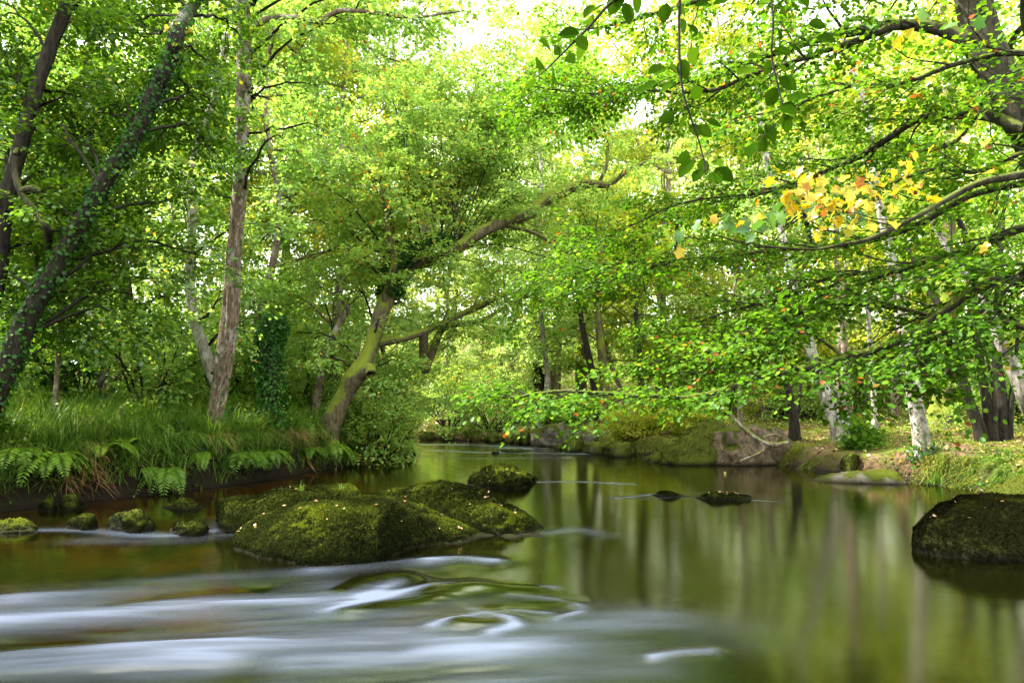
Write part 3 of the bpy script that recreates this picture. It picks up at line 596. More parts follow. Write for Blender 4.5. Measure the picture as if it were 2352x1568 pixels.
def finish_crown(rng, root, org, tw, sp, leafmat, lsize, m, twigmat, kind='mid', shift=0.0, rscale=1.0, droop=0.25, twigs=True, name='crown', prune=None):
    O = np.array([s[0] for s in sp]); D = np.array([s[1] for s in sp]); L = np.array([s[2] for s in sp]); Wd = np.array([s[3] for s in sp])
    if prune is not None:
        k = prune(O); O, D, L, Wd = O[k], D[k], L[k], Wd[k]
    if twigs and len(tw):
        A = np.vstack([t[0] for t in tw] + [O]); B = np.vstack([t[1] for t in tw] + [O + D * L[:, None] * 0.9 + np.array([0, 0, -1.0]) * (droop * L * 0.8)[:, None]])
        ra = np.concatenate([t[2] for t in tw] + [np.full(len(O), 0.003)]); rb = np.concatenate([t[3] for t in tw] + [np.full(len(O), 0.0012)])
        TV, TF = segs(A, B, ra, rb)
    pos, ld, ln, idx = spray_leaves(rng, O, D, L, Wd, m, droop)
    tone = fbm(O * 0.5, 2, 77)[idx] * 0.12 + rng.normal(0, 0.05, len(O))[idx]
    r = np.clip(rng.beta(1.6, 2.2, len(pos)) * 0.85 * rscale + tone + shift + (rng.random(len(pos)) > 0.975) * 0.6, 0, 1)
    if not (twigs and len(tw)): return leaves(name, M[leafmat], pos, ld, ln, lsize * rng.uniform(0.6, 1.15, len(pos)), r, kind, root, org)
    T, F = LT[kind]; n = len(pos); S = nrm(np.cross(ln, ld)); U = np.cross(ld, S); size = lsize * rng.uniform(0.6, 1.15, n)
    V = (pos[:, None] + size[:, None, None] * (ld[:, None] * T[None, :, 0:1] + S[:, None] * T[None, :, 1:2] + U[:, None] * T[None, :, 2:3])).reshape(-1, 3)
    F = np.array(F); FF = (np.arange(n)[:, None, None] * len(T) + F[None]).reshape(-1, 4)
    o = mesh_obj(name, np.vstack([V, TV]), np.vstack([FF, TF + len(V)]), M[leafmat], root, org, smooth_shade=False, fattrs={'rnd': np.concatenate([np.repeat(r, len(F)), np.zeros(len(TF))])})
    o.data.materials.append(M[twigmat]); o.data.polygons.foreach_set('material_index', np.concatenate([np.zeros(len(FF), np.int32), np.ones(len(TF), np.int32)]))
    KIDS.setdefault(root.name, []).append(o); return o

def ivy_on(rng, P, R, n, size, mat, root, org, off=0.05, name='ivy'):
    i = rng.integers(0, len(P) - 1, n); f = rng.random(n)[:, None]; p = P[i] + (P[i + 1] - P[i]) * f; T = nrm(P[i + 1] - P[i]); r = R[i]
    ref = np.where(np.abs(T[:, 2:3]) > 0.5, np.array([[0, 1.0, 0]]), np.array([[0, 0, 1.0]])); A = nrm(np.cross(T, ref)); B = np.cross(T, A)
    a = rng.random(n) * 2 * np.pi; d = A * np.cos(a)[:, None] + B * np.sin(a)[:, None]
    bump_ = 1 + 0.7 * fbm(p * 2.5 + d, 3, 7)
    pos = p + d * (r + off * rng.random(n) * bump_)[:, None]
    D = d * 0.5 + np.array([0, 0, -0.7]) + rng.normal(0, 0.5, (n, 3)); N = d + rng.normal(0, 0.4, (n, 3))
    return leaves(name, M[mat], pos, D, N, size * rng.uniform(0.35, 1.3, n), np.clip(rng.beta(1.6, 2, n) + .3 * fbm(p * 1.5, 2, 3), 0, 1), 'mid', root, org, 1.25)

def hero(name, label, trunks, bark='bark_dark', limbs=(), targets=(), leaf='alder', lsize=0.08, m=16, seed=0, group=None, cat='tree', fol=None, ivy=None, kind='mid', shift=0.0,
         rough=0.12, twigmat='bark_dark', trunk_name='trunk', sides=16, limbbark=None, ground_first=True, prune=None, droop=0.25, flare=1.25, rscale=1.0):
    rng = np.random.default_rng(seed); fol = fol or {}
    paths = []
    for k, tp in enumerate(trunks):
        P, R = px_path(tp); q = np.array(tp)[:, :2]; dq = np.gradient(q, axis=0); R = R * (0.64 if name == 'alder_tree' else 0.78) * np.abs(dq[:, 1]) / np.hypot(dq[:, 0], dq[:, 1])
        if ground_first and k < 50:
            z0 = hz(P[0][0], P[0][1]); b = P[0].copy(); dirn = nrm(P[0] - P[1]); b = P[0] + dirn * 0.02
            if P[0][2] > z0 - 0.1 and tp[0][1] > 500: b[2] = z0 - 0.35; b[:2] += dirn[:2] * max(P[0][2] - z0, 0) * 0.3; P = np.vstack([b, P]); R = np.concatenate([[R[0] * flare], R])
        paths.append(smooth_path(P, R))
    org = paths[0][0][0].copy(); root = empty(name, org); tag(root, label, cat, group); KIDS[root.name] = []
    for P, R in paths:
        V, F = tube(P, R, sides, rough, seed + len(P)); o = mesh_obj(trunk_name, V, F, M[bark], root, org); KIDS[root.name].append(o)
    tw = []; sp = []; lpts = []; allp = np.vstack([p for p, _ in paths]); allr = np.concatenate([r for _, r in paths])
    for lp in limbs:
        P, R = px_path(lp); known = np.vstack([p for p, _ in paths] + lpts); dd_ = np.linalg.norm(known - P[0], axis=1)
        if dd_.min() > 0.14: P = np.vstack([known[np.argmin(dd_)], P]); R = np.concatenate([[R[0] * 1.1], R])
        P, R = smooth_path(P, R, 8)
        P = P + np.cumsum(rng.normal(0, 0.006, P.shape), axis=0) * np.linspace(0, 1, len(P))[:, None]
        V, F = tube(P, R, 8, rough, seed + 3); o = mesh_obj('limb', V, F, M[limbbark or bark], root, org); KIDS[root.name].append(o); lpts.append(P)
        foliate(rng, P, R, tw, sp, **fol)
    for u, v, Yt in targets:
        T = at(u, v, Yt); dz = T[2] - allp[:, 2]; cost = np.linalg.norm(allp - T, axis=1) + np.where(dz < 0.1, 1.5, 0) + 1.6 * rng.random(len(allp)) ; i = int(np.argmin(cost)); S = allp[i]
        mid = 0.5 * (S + T) + np.array([0, 0, 0.15 * np.linalg.norm(T - S)]) + rng.normal(0, 0.12, 3)
        P = catmull([S, mid, T], 6); P[1:] += rng.normal(0, 0.02, (len(P) - 1, 3)); r0 = min(allr[i] * 0.35, 0.035); R = np.linspace(r0, 0.004, len(P))
        tw.append((P[:-1], P[1:], R[:-1], R[1:])); foliate(rng, P, R, tw, sp, **fol)
    if sp: finish_crown(rng, root, org, tw, sp, leaf, lsize, m, twigmat, kind, shift, rscale, prune=prune, droop=droop)
    if ivy:
        for pi, n, size, off, i0, i1 in ivy:
            P, R = paths[pi]; a, b = int(i0 * (len(P) - 1)), max(int(i1 * (len(P) - 1)), 1); ivy_on(rng, P[a:b + 1], R[a:b + 1], n, size, 'ivy', root, org, off)
    return root
def tgrid(rng, u0, u1, v0, v1, Y0, Y1, n):
    g_ = []
    k = int(math.ceil(math.sqrt(n * (u1 - u0) / max(v1 - v0, 1)))); rws = int(math.ceil(n / k))
    for a in range(k):
        for b in range(rws): g_.append((u0 + (a + rng.random()) / k * (u1 - u0), v0 + (b + rng.random()) / rws * (v1 - v0), rng.uniform(Y0, Y1)))
    return g_
R0 = np.random.default_rng(5)

# ---- left bank trees
hero('alder_tree', 'bare dark leaning trunk at the top left corner, the leftmost tree', [[(-110, 1060, 9.0, 75), (-60, 860, 9.0, 68), (-8, 640, 9.0, 60), (12, 470, 9.0, 56), (50, 330, 9.0, 50), (85, 200, 9.0, 48), (120, 100, 9.0, 46), (160, -10, 9.0, 44), (190, -160, 9.0, 40)]],
     'bark_dark', limbs=[[(38, 345, 8.6, 10), (35, 390, 8.6, 14), (48, 440, 8.6, 16), (90, 500, 8.6, 17), (108, 540, 8.6, 17), (112, 620, 10.6, 16)], [(48, 440, 8.6, 13), (70, 432, 8.5, 15), (84, 446, 8.5, 12)]], limbbark='bark_limb',
     targets=tgrid(R0, -150, 260, -200, 330, 8.9, 10.6, 20) + tgrid(R0, -100, 240, 330, 560, 8.9, 10.5, 8), leaf='alder', lsize=0.072, seed=11, fol=dict(start=0.2, step=0.3, blen=0.8, slen=0.4, swid=0.18, jit=0.25, flat=False), m=15)
hero('alder_tree', 'dark ivy clad trunk leaning right across the left side of the photo', [[(-60, 1010, 8.6, 90), (-25, 930, 8.6, 84), (25, 820, 8.6, 76), (85, 690, 8.6, 70), (145, 580, 8.6, 66), (200, 485, 8.6, 66), (252, 400, 8.6, 62), (308, 315, 8.6, 60), (345, 230, 8.6, 62), (392, 140, 8.6, 60), (410, 65, 8.6, 58), (465, -10, 10.2, 52), (560, -90, 8.6, 44), (700, -160, 8.6, 30)]],
     'bark_dark', targets=tgrid(R0, 180, 620, -160, 260, 9.4, 11.2, 13) + tgrid(R0, 30, 560, 260, 620, 9.5, 11.2, 12) + tgrid(R0, -60, 420, 620, 830, 9.4, 10.8, 6), leaf='alder', lsize=0.072, seed=12, shift=0.03,
     fol=dict(start=0.25, step=0.32, blen=0.85, slen=0.42, swid=0.18, jit=0.25, flat=False), m=15, ivy=[(0, 3600, 0.05, 0.04, 0.0, 0.93)], rough=0.2)
hero('sapling', 'slim upright sapling between the bare trunk and the ivy clad trunk', [[(125, 975, 10.6, 16), (135, 800, 10.6, 14), (150, 600, 10.6, 13), (150, 400, 10.6, 11), (190, 210, 10.6, 10), (205, 110, 10.6, 9), (235, 10, 10.6, 7), (250, -80, 10.6, 5)]],
     'bark_brown', targets=tgrid(R0, 0, 420, 0, 800, 10.2, 12, 16), leaf='alder', lsize=0.075, seed=13, shift=0.05, fol=dict(start=0.25, step=0.35, blen=0.8, slen=0.42, swid=0.18, flat=False), m=13)
hero('tall_tree', 'tall straight reddish brown trunk with thin climbing stems at the left bank edge', [[(488, 1010, 11.8, 56), (500, 920, 11.8, 48), (520, 800, 11.8, 50), (532, 680, 11.8, 46), (540, 540, 11.8, 42), (552, 430, 11.8, 40), (555, 330, 11.8, 38), (560, 180, 11.8, 42), (562, 60, 11.8, 44), (552, -30, 11.8, 42), (548, -200, 11.8, 36)],
     [(488, 1015, 11.7, 10), (505, 900, 11.62, 7), (532, 760, 11.62, 6), (536, 640, 11.55, 6), (548, 500, 11.55, 4)], [(497, 1020, 11.6, 10), (492, 930, 11.5, 7), (515, 800, 11.0, 5), (524, 640, 11.55, 4)]],
     'bark_brown', limbs=[[(580, 70, 11.8, 20), (605, 48, 11.2, 17), (640, 40, 11.55, 15), (700, 42, 11, 13), (737, 50, 10.9, 14), (760, 35, 10.9, 13), (800, 25, 10.8, 12), (880, 32, 10.7, 10), (950, 40, 10.6, 8), (1060, 30, 10.5, 5)]],
     targets=tgrid(R0, 420, 1100, -160, 60, 10.5, 12.5, 9) + tgrid(R0, 600, 780, 100, 420, 11.8, 13, 4) + [(660, 310, 10.8), (470, 420, 11.8), (700, 420, 11.5), (640, 520, 11)], leaf='oak', lsize=0.09, seed=14, group=None, m=12,
     fol=dict(start=0.35, step=0.4, blen=0.9, slen=0.5, swid=0.22, flat=False), ivy=[(0, 500, 0.07, 0.06, 0.5, 0.95), (0, 200, .06, .04, .02, .25)])
hero('lichen_tree', 'pale lichened trunk with bright mossy foot just behind the tall reddish trunk', [[(505, 905, 12.8, 40), (488, 862, 12.8, 40), (468, 800, 12.8, 36), (448, 740, 12.8, 32), (438, 680, 12.8, 28), (436, 600, 12.8, 26), (442, 500, 12.8, 24), (440, 380, 12.8, 22), (500, 200, 13, 24), (520, 80, 13, 20)]],
     'bark_pale', targets=tgrid(R0, 280, 620, 150, 560, 12.4, 14.5, 9) + [(600, 720, 12.6), (560, 650, 12.4), (380, 640, 12.5)], leaf='oak', lsize=0.08, seed=15, shift=0.15, m=12, fol=dict(start=0.3, step=0.4, blen=0.9, slen=0.5, swid=0.22, flat=False))
hero('ivy_stump', 'broken upright stump wholly covered in glossy dark ivy', [[(625, 985, 12.9, 46), (622, 900, 12.9, 46), (620, 820, 12.9, 44), (622, 760, 12.9, 40), (628, 722, 12.9, 20)]], 'bark_dark', seed=16, cat='tree stump', ivy=[(0, 6500, 0.055, 0.15, 0.0, 1.0)], limbs=())
OAK = hero('oak_tree', 'big mossy oak leaning over the river with ivy on its arching limbs', [[(752, 1000, 14.30, 66), (775, 940, 14.30, 62), (800, 890, 14.30, 60), (822, 855, 14.30, 60), (850, 800, 14.60, 48), (868, 740, 14.80, 44), (885, 690, 14.90, 50), (905, 640, 15.00, 52), (925, 590, 15.00, 48), (975, 560, 15.00, 40), (1025, 552, 15.00, 34), (1062, 578, 15.00, 26)]],
     'bark_moss', limbs=[[(925, 640, 15.00, 30), (960, 600, 15.00, 24), (1010, 585, 14.90, 18), (1050, 570, 14.80, 14)],
       [(1055, 565, 15.00, 30), (1100, 535, 15.00, 30), (1150, 512, 15.20, 30), (1205, 492, 15.40, 30), (1240, 465, 15.60, 28), (1300, 435, 15.80, 26), (1350, 422, 16.00, 22), (1395, 425, 16.00, 15), (1450, 385, 16.00, 10), (1520, 365, 16.00, 7), (1590, 372, 16.00, 4)],
       [(862, 790, 14.7, 20), (905, 780, 15.0, 19), (960, 765, 15.5, 17), (1010, 745, 15.8, 16), (1070, 715, 16, 15), (1120, 692, 16.2, 13), (1180, 670, 16.4, 8), (1260, 690, 16.4, 5)],
       [(975, 850, 16.20, 20), (1000, 790, 16.20, 18), (1020, 755, 16.20, 18), (1060, 745, 16.20, 14), (1110, 735, 16.20, 10), (1170, 705, 16.20, 7)],
       [(880, 700, 14.80, 20), (905, 600, 14.60, 16), (890, 520, 14.40, 12), (870, 430, 14.20, 9), (790, 330, 14.00, 6)],
       [(960, 560, 15.00, 22), (1000, 470, 15.20, 18), (1060, 400, 15.50, 15), (1090, 330, 15.80, 13), (1160, 250, 16.00, 9), (1230, 150, 16.00, 6)],
       [(1372, 426, 16.0, 8), (1392, 380, 16.0, 8), (1396, 320, 16.0, 6), (1402, 230, 16.0, 4)],
       [(1150, 512, 15.20, 10), (1240, 540, 15.30, 9), (1300, 580, 15.30, 6), (1360, 570, 15.30, 4)],
       [(800, 880, 14.30, 26), (845, 850, 14.10, 28), (850, 862, 14.00, 22)]],
     limbbark='bark_moss', targets=tgrid(R0, 640, 1000, 330, 860, 13.6, 15.6, 16) + tgrid(R0, 760, 1430, 100, 640, 14.6, 17.5, 24) + tgrid(R0, 950, 1280, 40, 330, 15, 18, 7), leaf='oak', lsize=0.078, seed=17, m=19, shift=0.14,
     fol=dict(start=0.25, step=0.36, blen=0.95, slen=0.45, swid=0.2, jit=0.32, flat=False), ivy=[(0, 2600, 0.07, 0.16, 0.6, 0.95)], rough=0.2)
hero('brown_trunk_tree', 'flaky brown trunk right beside the mossy foot of the oak', [[(722, 955, 15.2, 30), (732, 890, 15.2, 28), (742, 830, 15.2, 24), (770, 760, 15.3, 20), (800, 700, 15.4, 16)]], 'bark_brown', seed=18,
     targets=tgrid(R0, 700, 900, 560, 760, 15, 16.5, 4), leaf='oak', m=10, fol=dict(start=0.3, step=0.45, blen=0.8, flat=False), lsize=0.085, shift=0.1)
hero('distant_tree', 'smooth pale trunk with spreading foot deep in the left wood', [[(243, 925, 14, 42), (235, 860, 14, 30), (215, 780, 14, 22), (200, 640, 14, 18), (205, 400, 14, 15), (200, 200, 14, 12)]], 'bark_pale', seed=19,
     targets=tgrid(R0, 60, 460, 120, 800, 13.5, 16, 18), leaf='oak', lsize=0.085, shift=0.05, m=12, fol=dict(start=0.3, step=0.45, blen=1.0, slen=0.5, swid=0.24, flat=False))

# ---- right bank trees
RB = 'trees standing on the right bank'
hero('leaning_tree', 'pale lichened leaning trunk with ivy round its foot at the right bank edge', [[(2120, 1052, 11.90, 50), (2112, 980, 11.90, 44), (2098, 900, 11.90, 40), (2082, 800, 11.90, 36), (2068, 720, 12.00, 32), (2058, 640, 12.10, 30), (2035, 540, 12.30, 26), (2010, 420, 12.50, 22), (1990, 250, 12.70, 20), (1960, 170, 12.90, 18), (1930, 60, 13.10, 14)]],
     'bark_pale', targets=tgrid(R0, 1850, 2200, 60, 420, 12, 14, 5), seed=21, leaf='oak', lsize=0.08, m=10, shift=0.1, ivy=[(0, 700, 0.05, 0.10, 0.0, 0.14), (0, 260, .045, .02, .1, .4)], group=RB, fol=dict(start=0.3, step=0.45, blen=0.9, flat=False), limbbark='bark_pale')
hero('forked_tree', 'pale trunk leaning left from a mossy forked base in the middle of the right wood', [[(1925, 975, 15.5, 52), (1905, 930, 15.5, 40), (1885, 870, 15.5, 34), (1865, 810, 15.5, 30), (1852, 760, 15.5, 26), (1820, 640, 15.6, 22), (1770, 420, 16, 18), (1755, 330, 16, 18), (1740, 200, 16, 14)],
     [(1945, 985, 15.6, 40), (1930, 930, 15.6, 22), (1912, 880, 15.6, 12), (1895, 840, 15.6, 8)]], 'bark_pale', targets=tgrid(R0, 1640, 1900, 180, 640, 15.5, 17.5, 6), seed=22, leaf='pale', lsize=0.10, m=10, group=RB, fol=dict(start=0.3, step=0.5, blen=1.0, flat=False))
hero('twin_trunk_tree', 'pair of straight pale brown trunks just right of the forked leaning tree', [[(1950, 960, 16.5, 26), (1942, 880, 16.5, 22), (1938, 780, 16.5, 20), (1925, 640, 16.5, 18), (1920, 400, 16.5, 14)], [(1932, 958, 16.6, 18), (1928, 880, 16.6, 15), (1930, 760, 16.6, 14), (1945, 600, 16.6, 10)]],
     'bark_brown', targets=tgrid(R0, 1820, 2060, 200, 640, 16, 18, 5), seed=23, leaf='yellow', lsize=0.10, m=10, group=RB, fol=dict(start=0.3, step=0.5, blen=1.0, flat=False))
hero('short_trunk_tree', 'short dark multi-stemmed trunk on the bank left of the forked tree', [[(1826, 992, 16.2, 30), (1822, 950, 16.2, 26), (1812, 900, 16.2, 22), (1795, 850, 16.2, 16), (1770, 760, 16.2, 10)], [(1818, 990, 16.3, 18), (1832, 940, 16.3, 12), (1838, 890, 16.3, 8), (1860, 800, 16.3, 6)]],
     'bark_dark', targets=tgrid(R0, 1700, 1880, 620, 800, 15.8, 17, 4), seed=24, leaf='oak', lsize=0.08, m=10, group=RB, fol=dict(start=0.3, step=0.45, blen=0.8, flat=False))
hero('stout_tree', 'stout tree with wide buttressed mossy foot far back in the right wood', [[(2168, 950, 20, 96), (2168, 925, 20, 66), (2170, 880, 20, 48), (2172, 820, 20, 44), (2176, 700, 20, 40), (2180, 500, 20, 34), (2180, 200, 20, 26)]], 'bark_moss', targets=tgrid(R0, 2020, 2380, 100, 640, 18.5, 22, 8), seed=25, leaf='yellow', lsize=0.12, m=12, group=RB, flare=1.2,
     fol=dict(start=0.3, step=0.5, blen=1.3, slen=.6, swid=.3, flat=False))
hero('clump_tree', 'dark clump of leaning stems sprouting from one base at the right', [[(2250, 985, 13, 36), (2228, 930, 13, 30), (2210, 870, 13, 28), (2190, 790, 13, 26), (2150, 690, 13.2, 22), (2120, 640, 13.3, 18), (2060, 520, 13.5, 14)], [(2275, 980, 13, 34), (2262, 900, 13, 26), (2250, 820, 13, 22), (2235, 700, 13, 20), (2222, 560, 13, 18), (2190, 480, 13, 14)],
     [(2300, 975, 13.1, 40), (2298, 900, 13.1, 30), (2290, 820, 13.1, 26), (2292, 700, 13.1, 22), (2300, 500, 13, 18)], [(2285, 978, 12.9, 16), (2282, 900, 12.9, 10), (2262, 800, 12.9, 7), (2240, 740, 12.9, 5)], [(2318, 975, 13, 20), (2325, 900, 13, 14), (2335, 800, 13, 10), (2340, 700, 13, 8)]],
     'bark_dark', targets=tgrid(R0, 2100, 2450, 380, 700, 12.4, 14, 7), seed=26, leaf='beech', lsize=0.08, m=10, group=RB, fol=dict(start=0.3, step=0.45, blen=0.9))
hero('speckled_tree', 'silvery speckled trunk curving up left from the right edge', [[(2400, 1010, 10.2, 52), (2362, 930, 9.6, 46), (2330, 850, 9.6, 40), (2300, 790, 9.6, 34), (2275, 720, 9.7, 28), (2225, 640, 9.8, 24), (2170, 560, 9.9, 20), (2120, 470, 10, 16)]], 'bark_pale', targets=tgrid(R0, 2150, 2420, 400, 640, 9.4, 10.6, 4), seed=27, leaf='beech', lsize=0.075, m=11, group=RB, fol=dict(start=0.3, step=0.4, blen=0.9))
for k, (u, Yd, w, lean, l, bk) in enumerate([(2010, 17.5, 17, -12, 'thin spotted straight trunk between the leaning pale tree and the twin trunks', 'bark_pale'), (2055, 23, 22, 10, 'slim far trunk behind the leaning pale tree', 'bark_brown'), (1990, 26, 14, 5, 'very thin distant stem left of the thin spotted trunk', 'bark_brown'),
     (1700, 22, 16, -8, 'thin trunk behind the wedge-shaped boulder', 'bark_brown'), (1395, 24, 30, -16, 'twin brown trunk rising behind the flat boulder', 'bark_moss'), (1375, 24.3, 22, -30, 'leaning dark stem left of the trunk behind the flat boulder', 'bark_dark'), (1336, 29, 32, 2, 'straight mossy grey trunk set back left behind the flat boulder', 'bark_moss'),
     (1240, 30, 40, -4, 'broad dark trunk far behind the fallen log', 'bark_dark'), (1755, 27, 24, 6, 'distant trunk between the short dark trunk and the boulders', 'bark_brown'), (2110, 28, 20, -6, 'distant slim trunk left of the stout buttressed tree', 'bark_brown'), (1480, 22, 20, -14, 'tilted trunk directly behind the yellow green bush', 'bark_dark')]):
    x = (u - 1176) / F0 * Yd; z = hz(x, Yd); vb = 784 - 0  # base pixel from the terrain height
    c_ = (z - CAM_H); vv = 930 - c_ / Yd * F0
    tr = [(u, vv, Yd, w * 1.35), (u + lean * .1, vv - 40, Yd, w), (u + lean * .5, vv - 140, Yd, w * .9), (u + lean * 1.3, vv - 260, Yd, w * .7), (u + lean * 1.6, vv - 360, Yd, w * .4)]
    hero('slender_tree', l, [tr], bk, targets=tgrid(R0, u - 170, u + 170, 380, 760, Yd - .5, Yd + 1.5, 7), seed=40 + k, leaf=['yellow', 'pale', 'oak', 'pale', 'oak'][k % 5], lsize=0.0055 * Yd + .01, m=9, group='slender trunks in the wood beyond the right bank', fol=dict(start=0.3, step=0.6, blen=1.3, slen=.6, swid=.3, flat=False), sides=10)

# ---- the big beech reaching over the pool from the right
def lim(pts, y0, y1, w0, w1):
    n = len(pts); return [(u, v, y0 + (y1 - y0) * i / (n - 1), w0 + (w1 - w0) * (i / (n - 1)) ** 0.8) for i, (u, v) in enumerate(pts)]
BL = [
 lim([(2225, 90), (2140, 62), (2050, 58), (1960, 72), (1860, 95), (1760, 130), (1680, 160), (1600, 180), (1500, 190), (1400, 200), (1290, 190)], 6.6, 8.4, 34, 4),
 lim([(2050, 60), (1980, 90), (1900, 115), (1820, 145), (1730, 170), (1640, 205), (1560, 215), (1460, 205), (1340, 214), (1220, 200)], 6.7, 8.0, 20, 4),
 lim([(2352, 300), (2270, 265), (2190, 262), (2120, 270), (2060, 305), (2000, 350), (1930, 385), (1850, 420), (1760, 440), (1660, 480), (1560, 500)], 6.4, 9.6, 28, 4),
 lim([(2420, 640), (2300, 640), (2215, 680), (2150, 725), (2090, 768), (2020, 800), (1940, 822), (1850, 848), (1760, 868), (1680, 896), (1600, 906), (1500, 900), (1400, 892), (1300, 886), (1210, 900), (1150, 890)], 6.2, 6.9, 26, 5),
 lim([(2380, 520), (2250, 560), (2120, 600), (1990, 640), (1880, 690), (1760, 740), (1650, 790), (1560, 820), (1460, 830)], 6.4, 8.0, 20, 4),
 lim([(1860, 565), (1830, 640), (1770, 700), (1700, 750), (1640, 770)], 9.0, 7.6, 12, 4),
 lim([(2352, 420), (2230, 450), (2100, 520), (1960, 560), (1800, 575), (1680, 590), (1540, 600), (1440, 640), (1360, 665), (1290, 690)], 6.8, 8.8, 18, 4),
 lim([(1540, 600), (1440, 600), (1340, 620), (1260, 640), (1180, 690)], 9.6, 9.0, 8, 3),
 lim([(2400, 760), (2300, 740), (2180, 760), (2080, 800), (2000, 850), (1940, 900)], 5.8, 6.8, 16, 4),
 lim([(2400, 560), (2330, 640), (2240, 720), (2150, 800), (2060, 880)], 5.6, 6.4, 14, 4),
 lim([(2400, 150), (2330, 120), (2200, 140), (2080, 180), (1950, 190), (1820, 230), (1700, 260)], 5.6, 6.6, 18, 4),
 lim([(2300, -40), (2150, -60), (1960, -50), (1780, -20), (1600, 10), (1430, 60), (1300, 80)], 6.6, 9.0, 24, 4),
 lim([(2300, -140), (2100, -220), (1900, -230), (1700, -200), (1500, -150)], 6.5, 9.0, 24, 4),
 lim([(2400, -100), (2350, -260), (2250, -400), (2050, -480), (1850, -520)], 6.4, 6.0, 24, 4),
 lim([(2420, 330), (2330, 360), (2240, 400), (2150, 400), (2040, 440), (1950, 480)], 5.8, 6.6, 16, 4),
 lim([(1940, 822), (1900, 790), (1840, 760), (1740, 780), (1650, 850), (1560, 850)], 6.6, 7.4, 10, 3),
 lim([(2300, -60), (2350, -300), (2500, -600), (2700, -900)], 6.4, 4.5, 30, 6),  # the very high limbs here are unseen, added to shade pool and boulder
 lim([(2300, -200), (2150, -500), (1950, -800), (1800, -1100)], 6.4, 5.0, 30, 6),
 lim([(2350, -200), (2700, -400), (3100, -500), (3500, -500)], 6.8, 6.5, 30, 6),
 lim([(2250, -250), (2300, -500), (2250, -700), (2200, -900)], 7.4, 8.5, 26, 6),
 lim([(2400, 100), (2700, 0), (3000, -150), (3400, -250)], 6.8, 8.5, 30, 6),
 lim([(2050, 620), (1900, 640), (1780, 690), (1660, 720), (1540, 760), (1450, 785)], 7.0, 8.4, 12, 3),
 lim([(1760, 440), (1650, 450), (1540, 470), (1430, 520), (1330, 560)], 8.2, 9.0, 8, 3),
 lim([(1500, 190), (1380, 230), (1280, 260), (1180, 250)], 8.2, 9.0, 7, 3),
 lim([(2150, 725), (2000, 700), (1860, 720), (1720, 800), (1620, 860)], 6.6, 7.8, 12, 3),
 lim([(2352, 60), (2280, 200), (2200, 320), (2080, 340), (1960, 300)], 7.4, 9.0, 14, 4),
]
hero('beech_tree', 'great beech leaning in from the upper right, long mossy limbs low over the pool', [[(3180, 1130, 6.6, 140), (2900, 900, 6.6, 116), (2620, 650, 6.6, 108), (2430, 480, 6.6, 104), (2370, 330, 6.6, 104), (2310, 210, 6.6, 104), (2262, 110, 6.6, 100), (2235, 10, 6.6, 92), (2210, -120, 6.6, 80), (2200, -300, 6.6, 60)]],
     'bark_limb', limbs=BL, leaf='beech', lsize=0.060, seed=31, m=14, fol=dict(start=0.08, step=0.17, blen=1.1, slen=0.36, swid=0.17, jit=0.16, flat=True, lift=-0.008, vj=0.09), kind='mid', limbbark='bark_limb', twigmat='bark_dark', droop=0.18)

# ---- sycamore branch with yellow leaves
def twig_thing(root, org, pts, w, mat, name='branch'):
    P, R = px_path(pts); P, R = smooth_path(P, R, 6); V, F = tube(P, R, 8, 0.1, 3); o = mesh_obj(name, V, F, M[mat], root, org); KIDS[root.name].append(o); return P, R
syc = empty('sycamore_tree', (7.9, 3.9, 0)); KIDS[syc.name] = []
tag(syc, 'sycamore branch with large yellow autumn leaves hanging at the right', 'tree')
so = (7.9, 3.9, 0)
P = np.array([(7.9, 3.9, -.3), (7.85, 3.9, 1.2), (7.7, 3.95, 2.5), (7.6, 3.9, 4.5), (7.8, 4, 7)]); R = np.array([.16, .12, .11, .09, .04]); Pq, Rq = smooth_path(P, R, 6)
V, F = tube(Pq, Rq, 12, .1, 9); KIDS[syc.name].append(mesh_obj('trunk', V, F, M['bark_pale'], syc, so))
pe = at(2352, 400, 3.6); Pj = np.array([(7.7, 3.95, 2.5), (5.5, 3.9, 2.9), tuple(at(2700, 330, 3.7)), tuple(pe)] + [tuple(at(u, v, Yd)) for u, v, Yd in [(2250, 420, 3.6), (2170, 460, 3.6), (2100, 500, 3.55), (2000, 548, 3.55), (1930, 562, 3.5), (1860, 573, 3.5), (1740, 562, 3.5), (1640, 540, 3.5)]])
Pq, Rq = smooth_path(Pj, np.linspace(.034, .003, len(Pj)) ** 1.0 * np.linspace(1, .7, len(Pj)), 5); V, F = tube(Pq, Rq, 8, .1, 4); KIDS[syc.name].append(mesh_obj('branch', V, F, M['bark_limb'], syc, so))
rng = np.random.default_rng(8)
def blob(n, u, v, su, sv_, Y0, Y1): return [at(u + rng.normal(0, su), v + rng.normal(0, sv_), rng.uniform(Y0, Y1)) for _ in range(n)]
yl = blob(42, 1850, 450, 48, 24, 3.2, 3.6) + blob(48, 1935, 470, 62, 30, 3.2, 3.6) + blob(36, 2040, 430, 55, 18, 3.3, 3.7) + blob(5, 1900, 520, 45, 12, 3.2, 3.5) + blob(3, 2075, 385, 15, 8, 3.4, 3.6)
yl += [at(u, v, 3.5) for u, v in [(2050, 480), (2135, 345), (2155, 310), (2220, 320), (2262, 330), (2275, 318), (2100, 360), (2090, 75), (2110, 50), (2080, 155), (2060, 100), (2270, 395), (1560, 583), (2260, 570), (1740, 505), (1700, 520), (1640, 505)]]
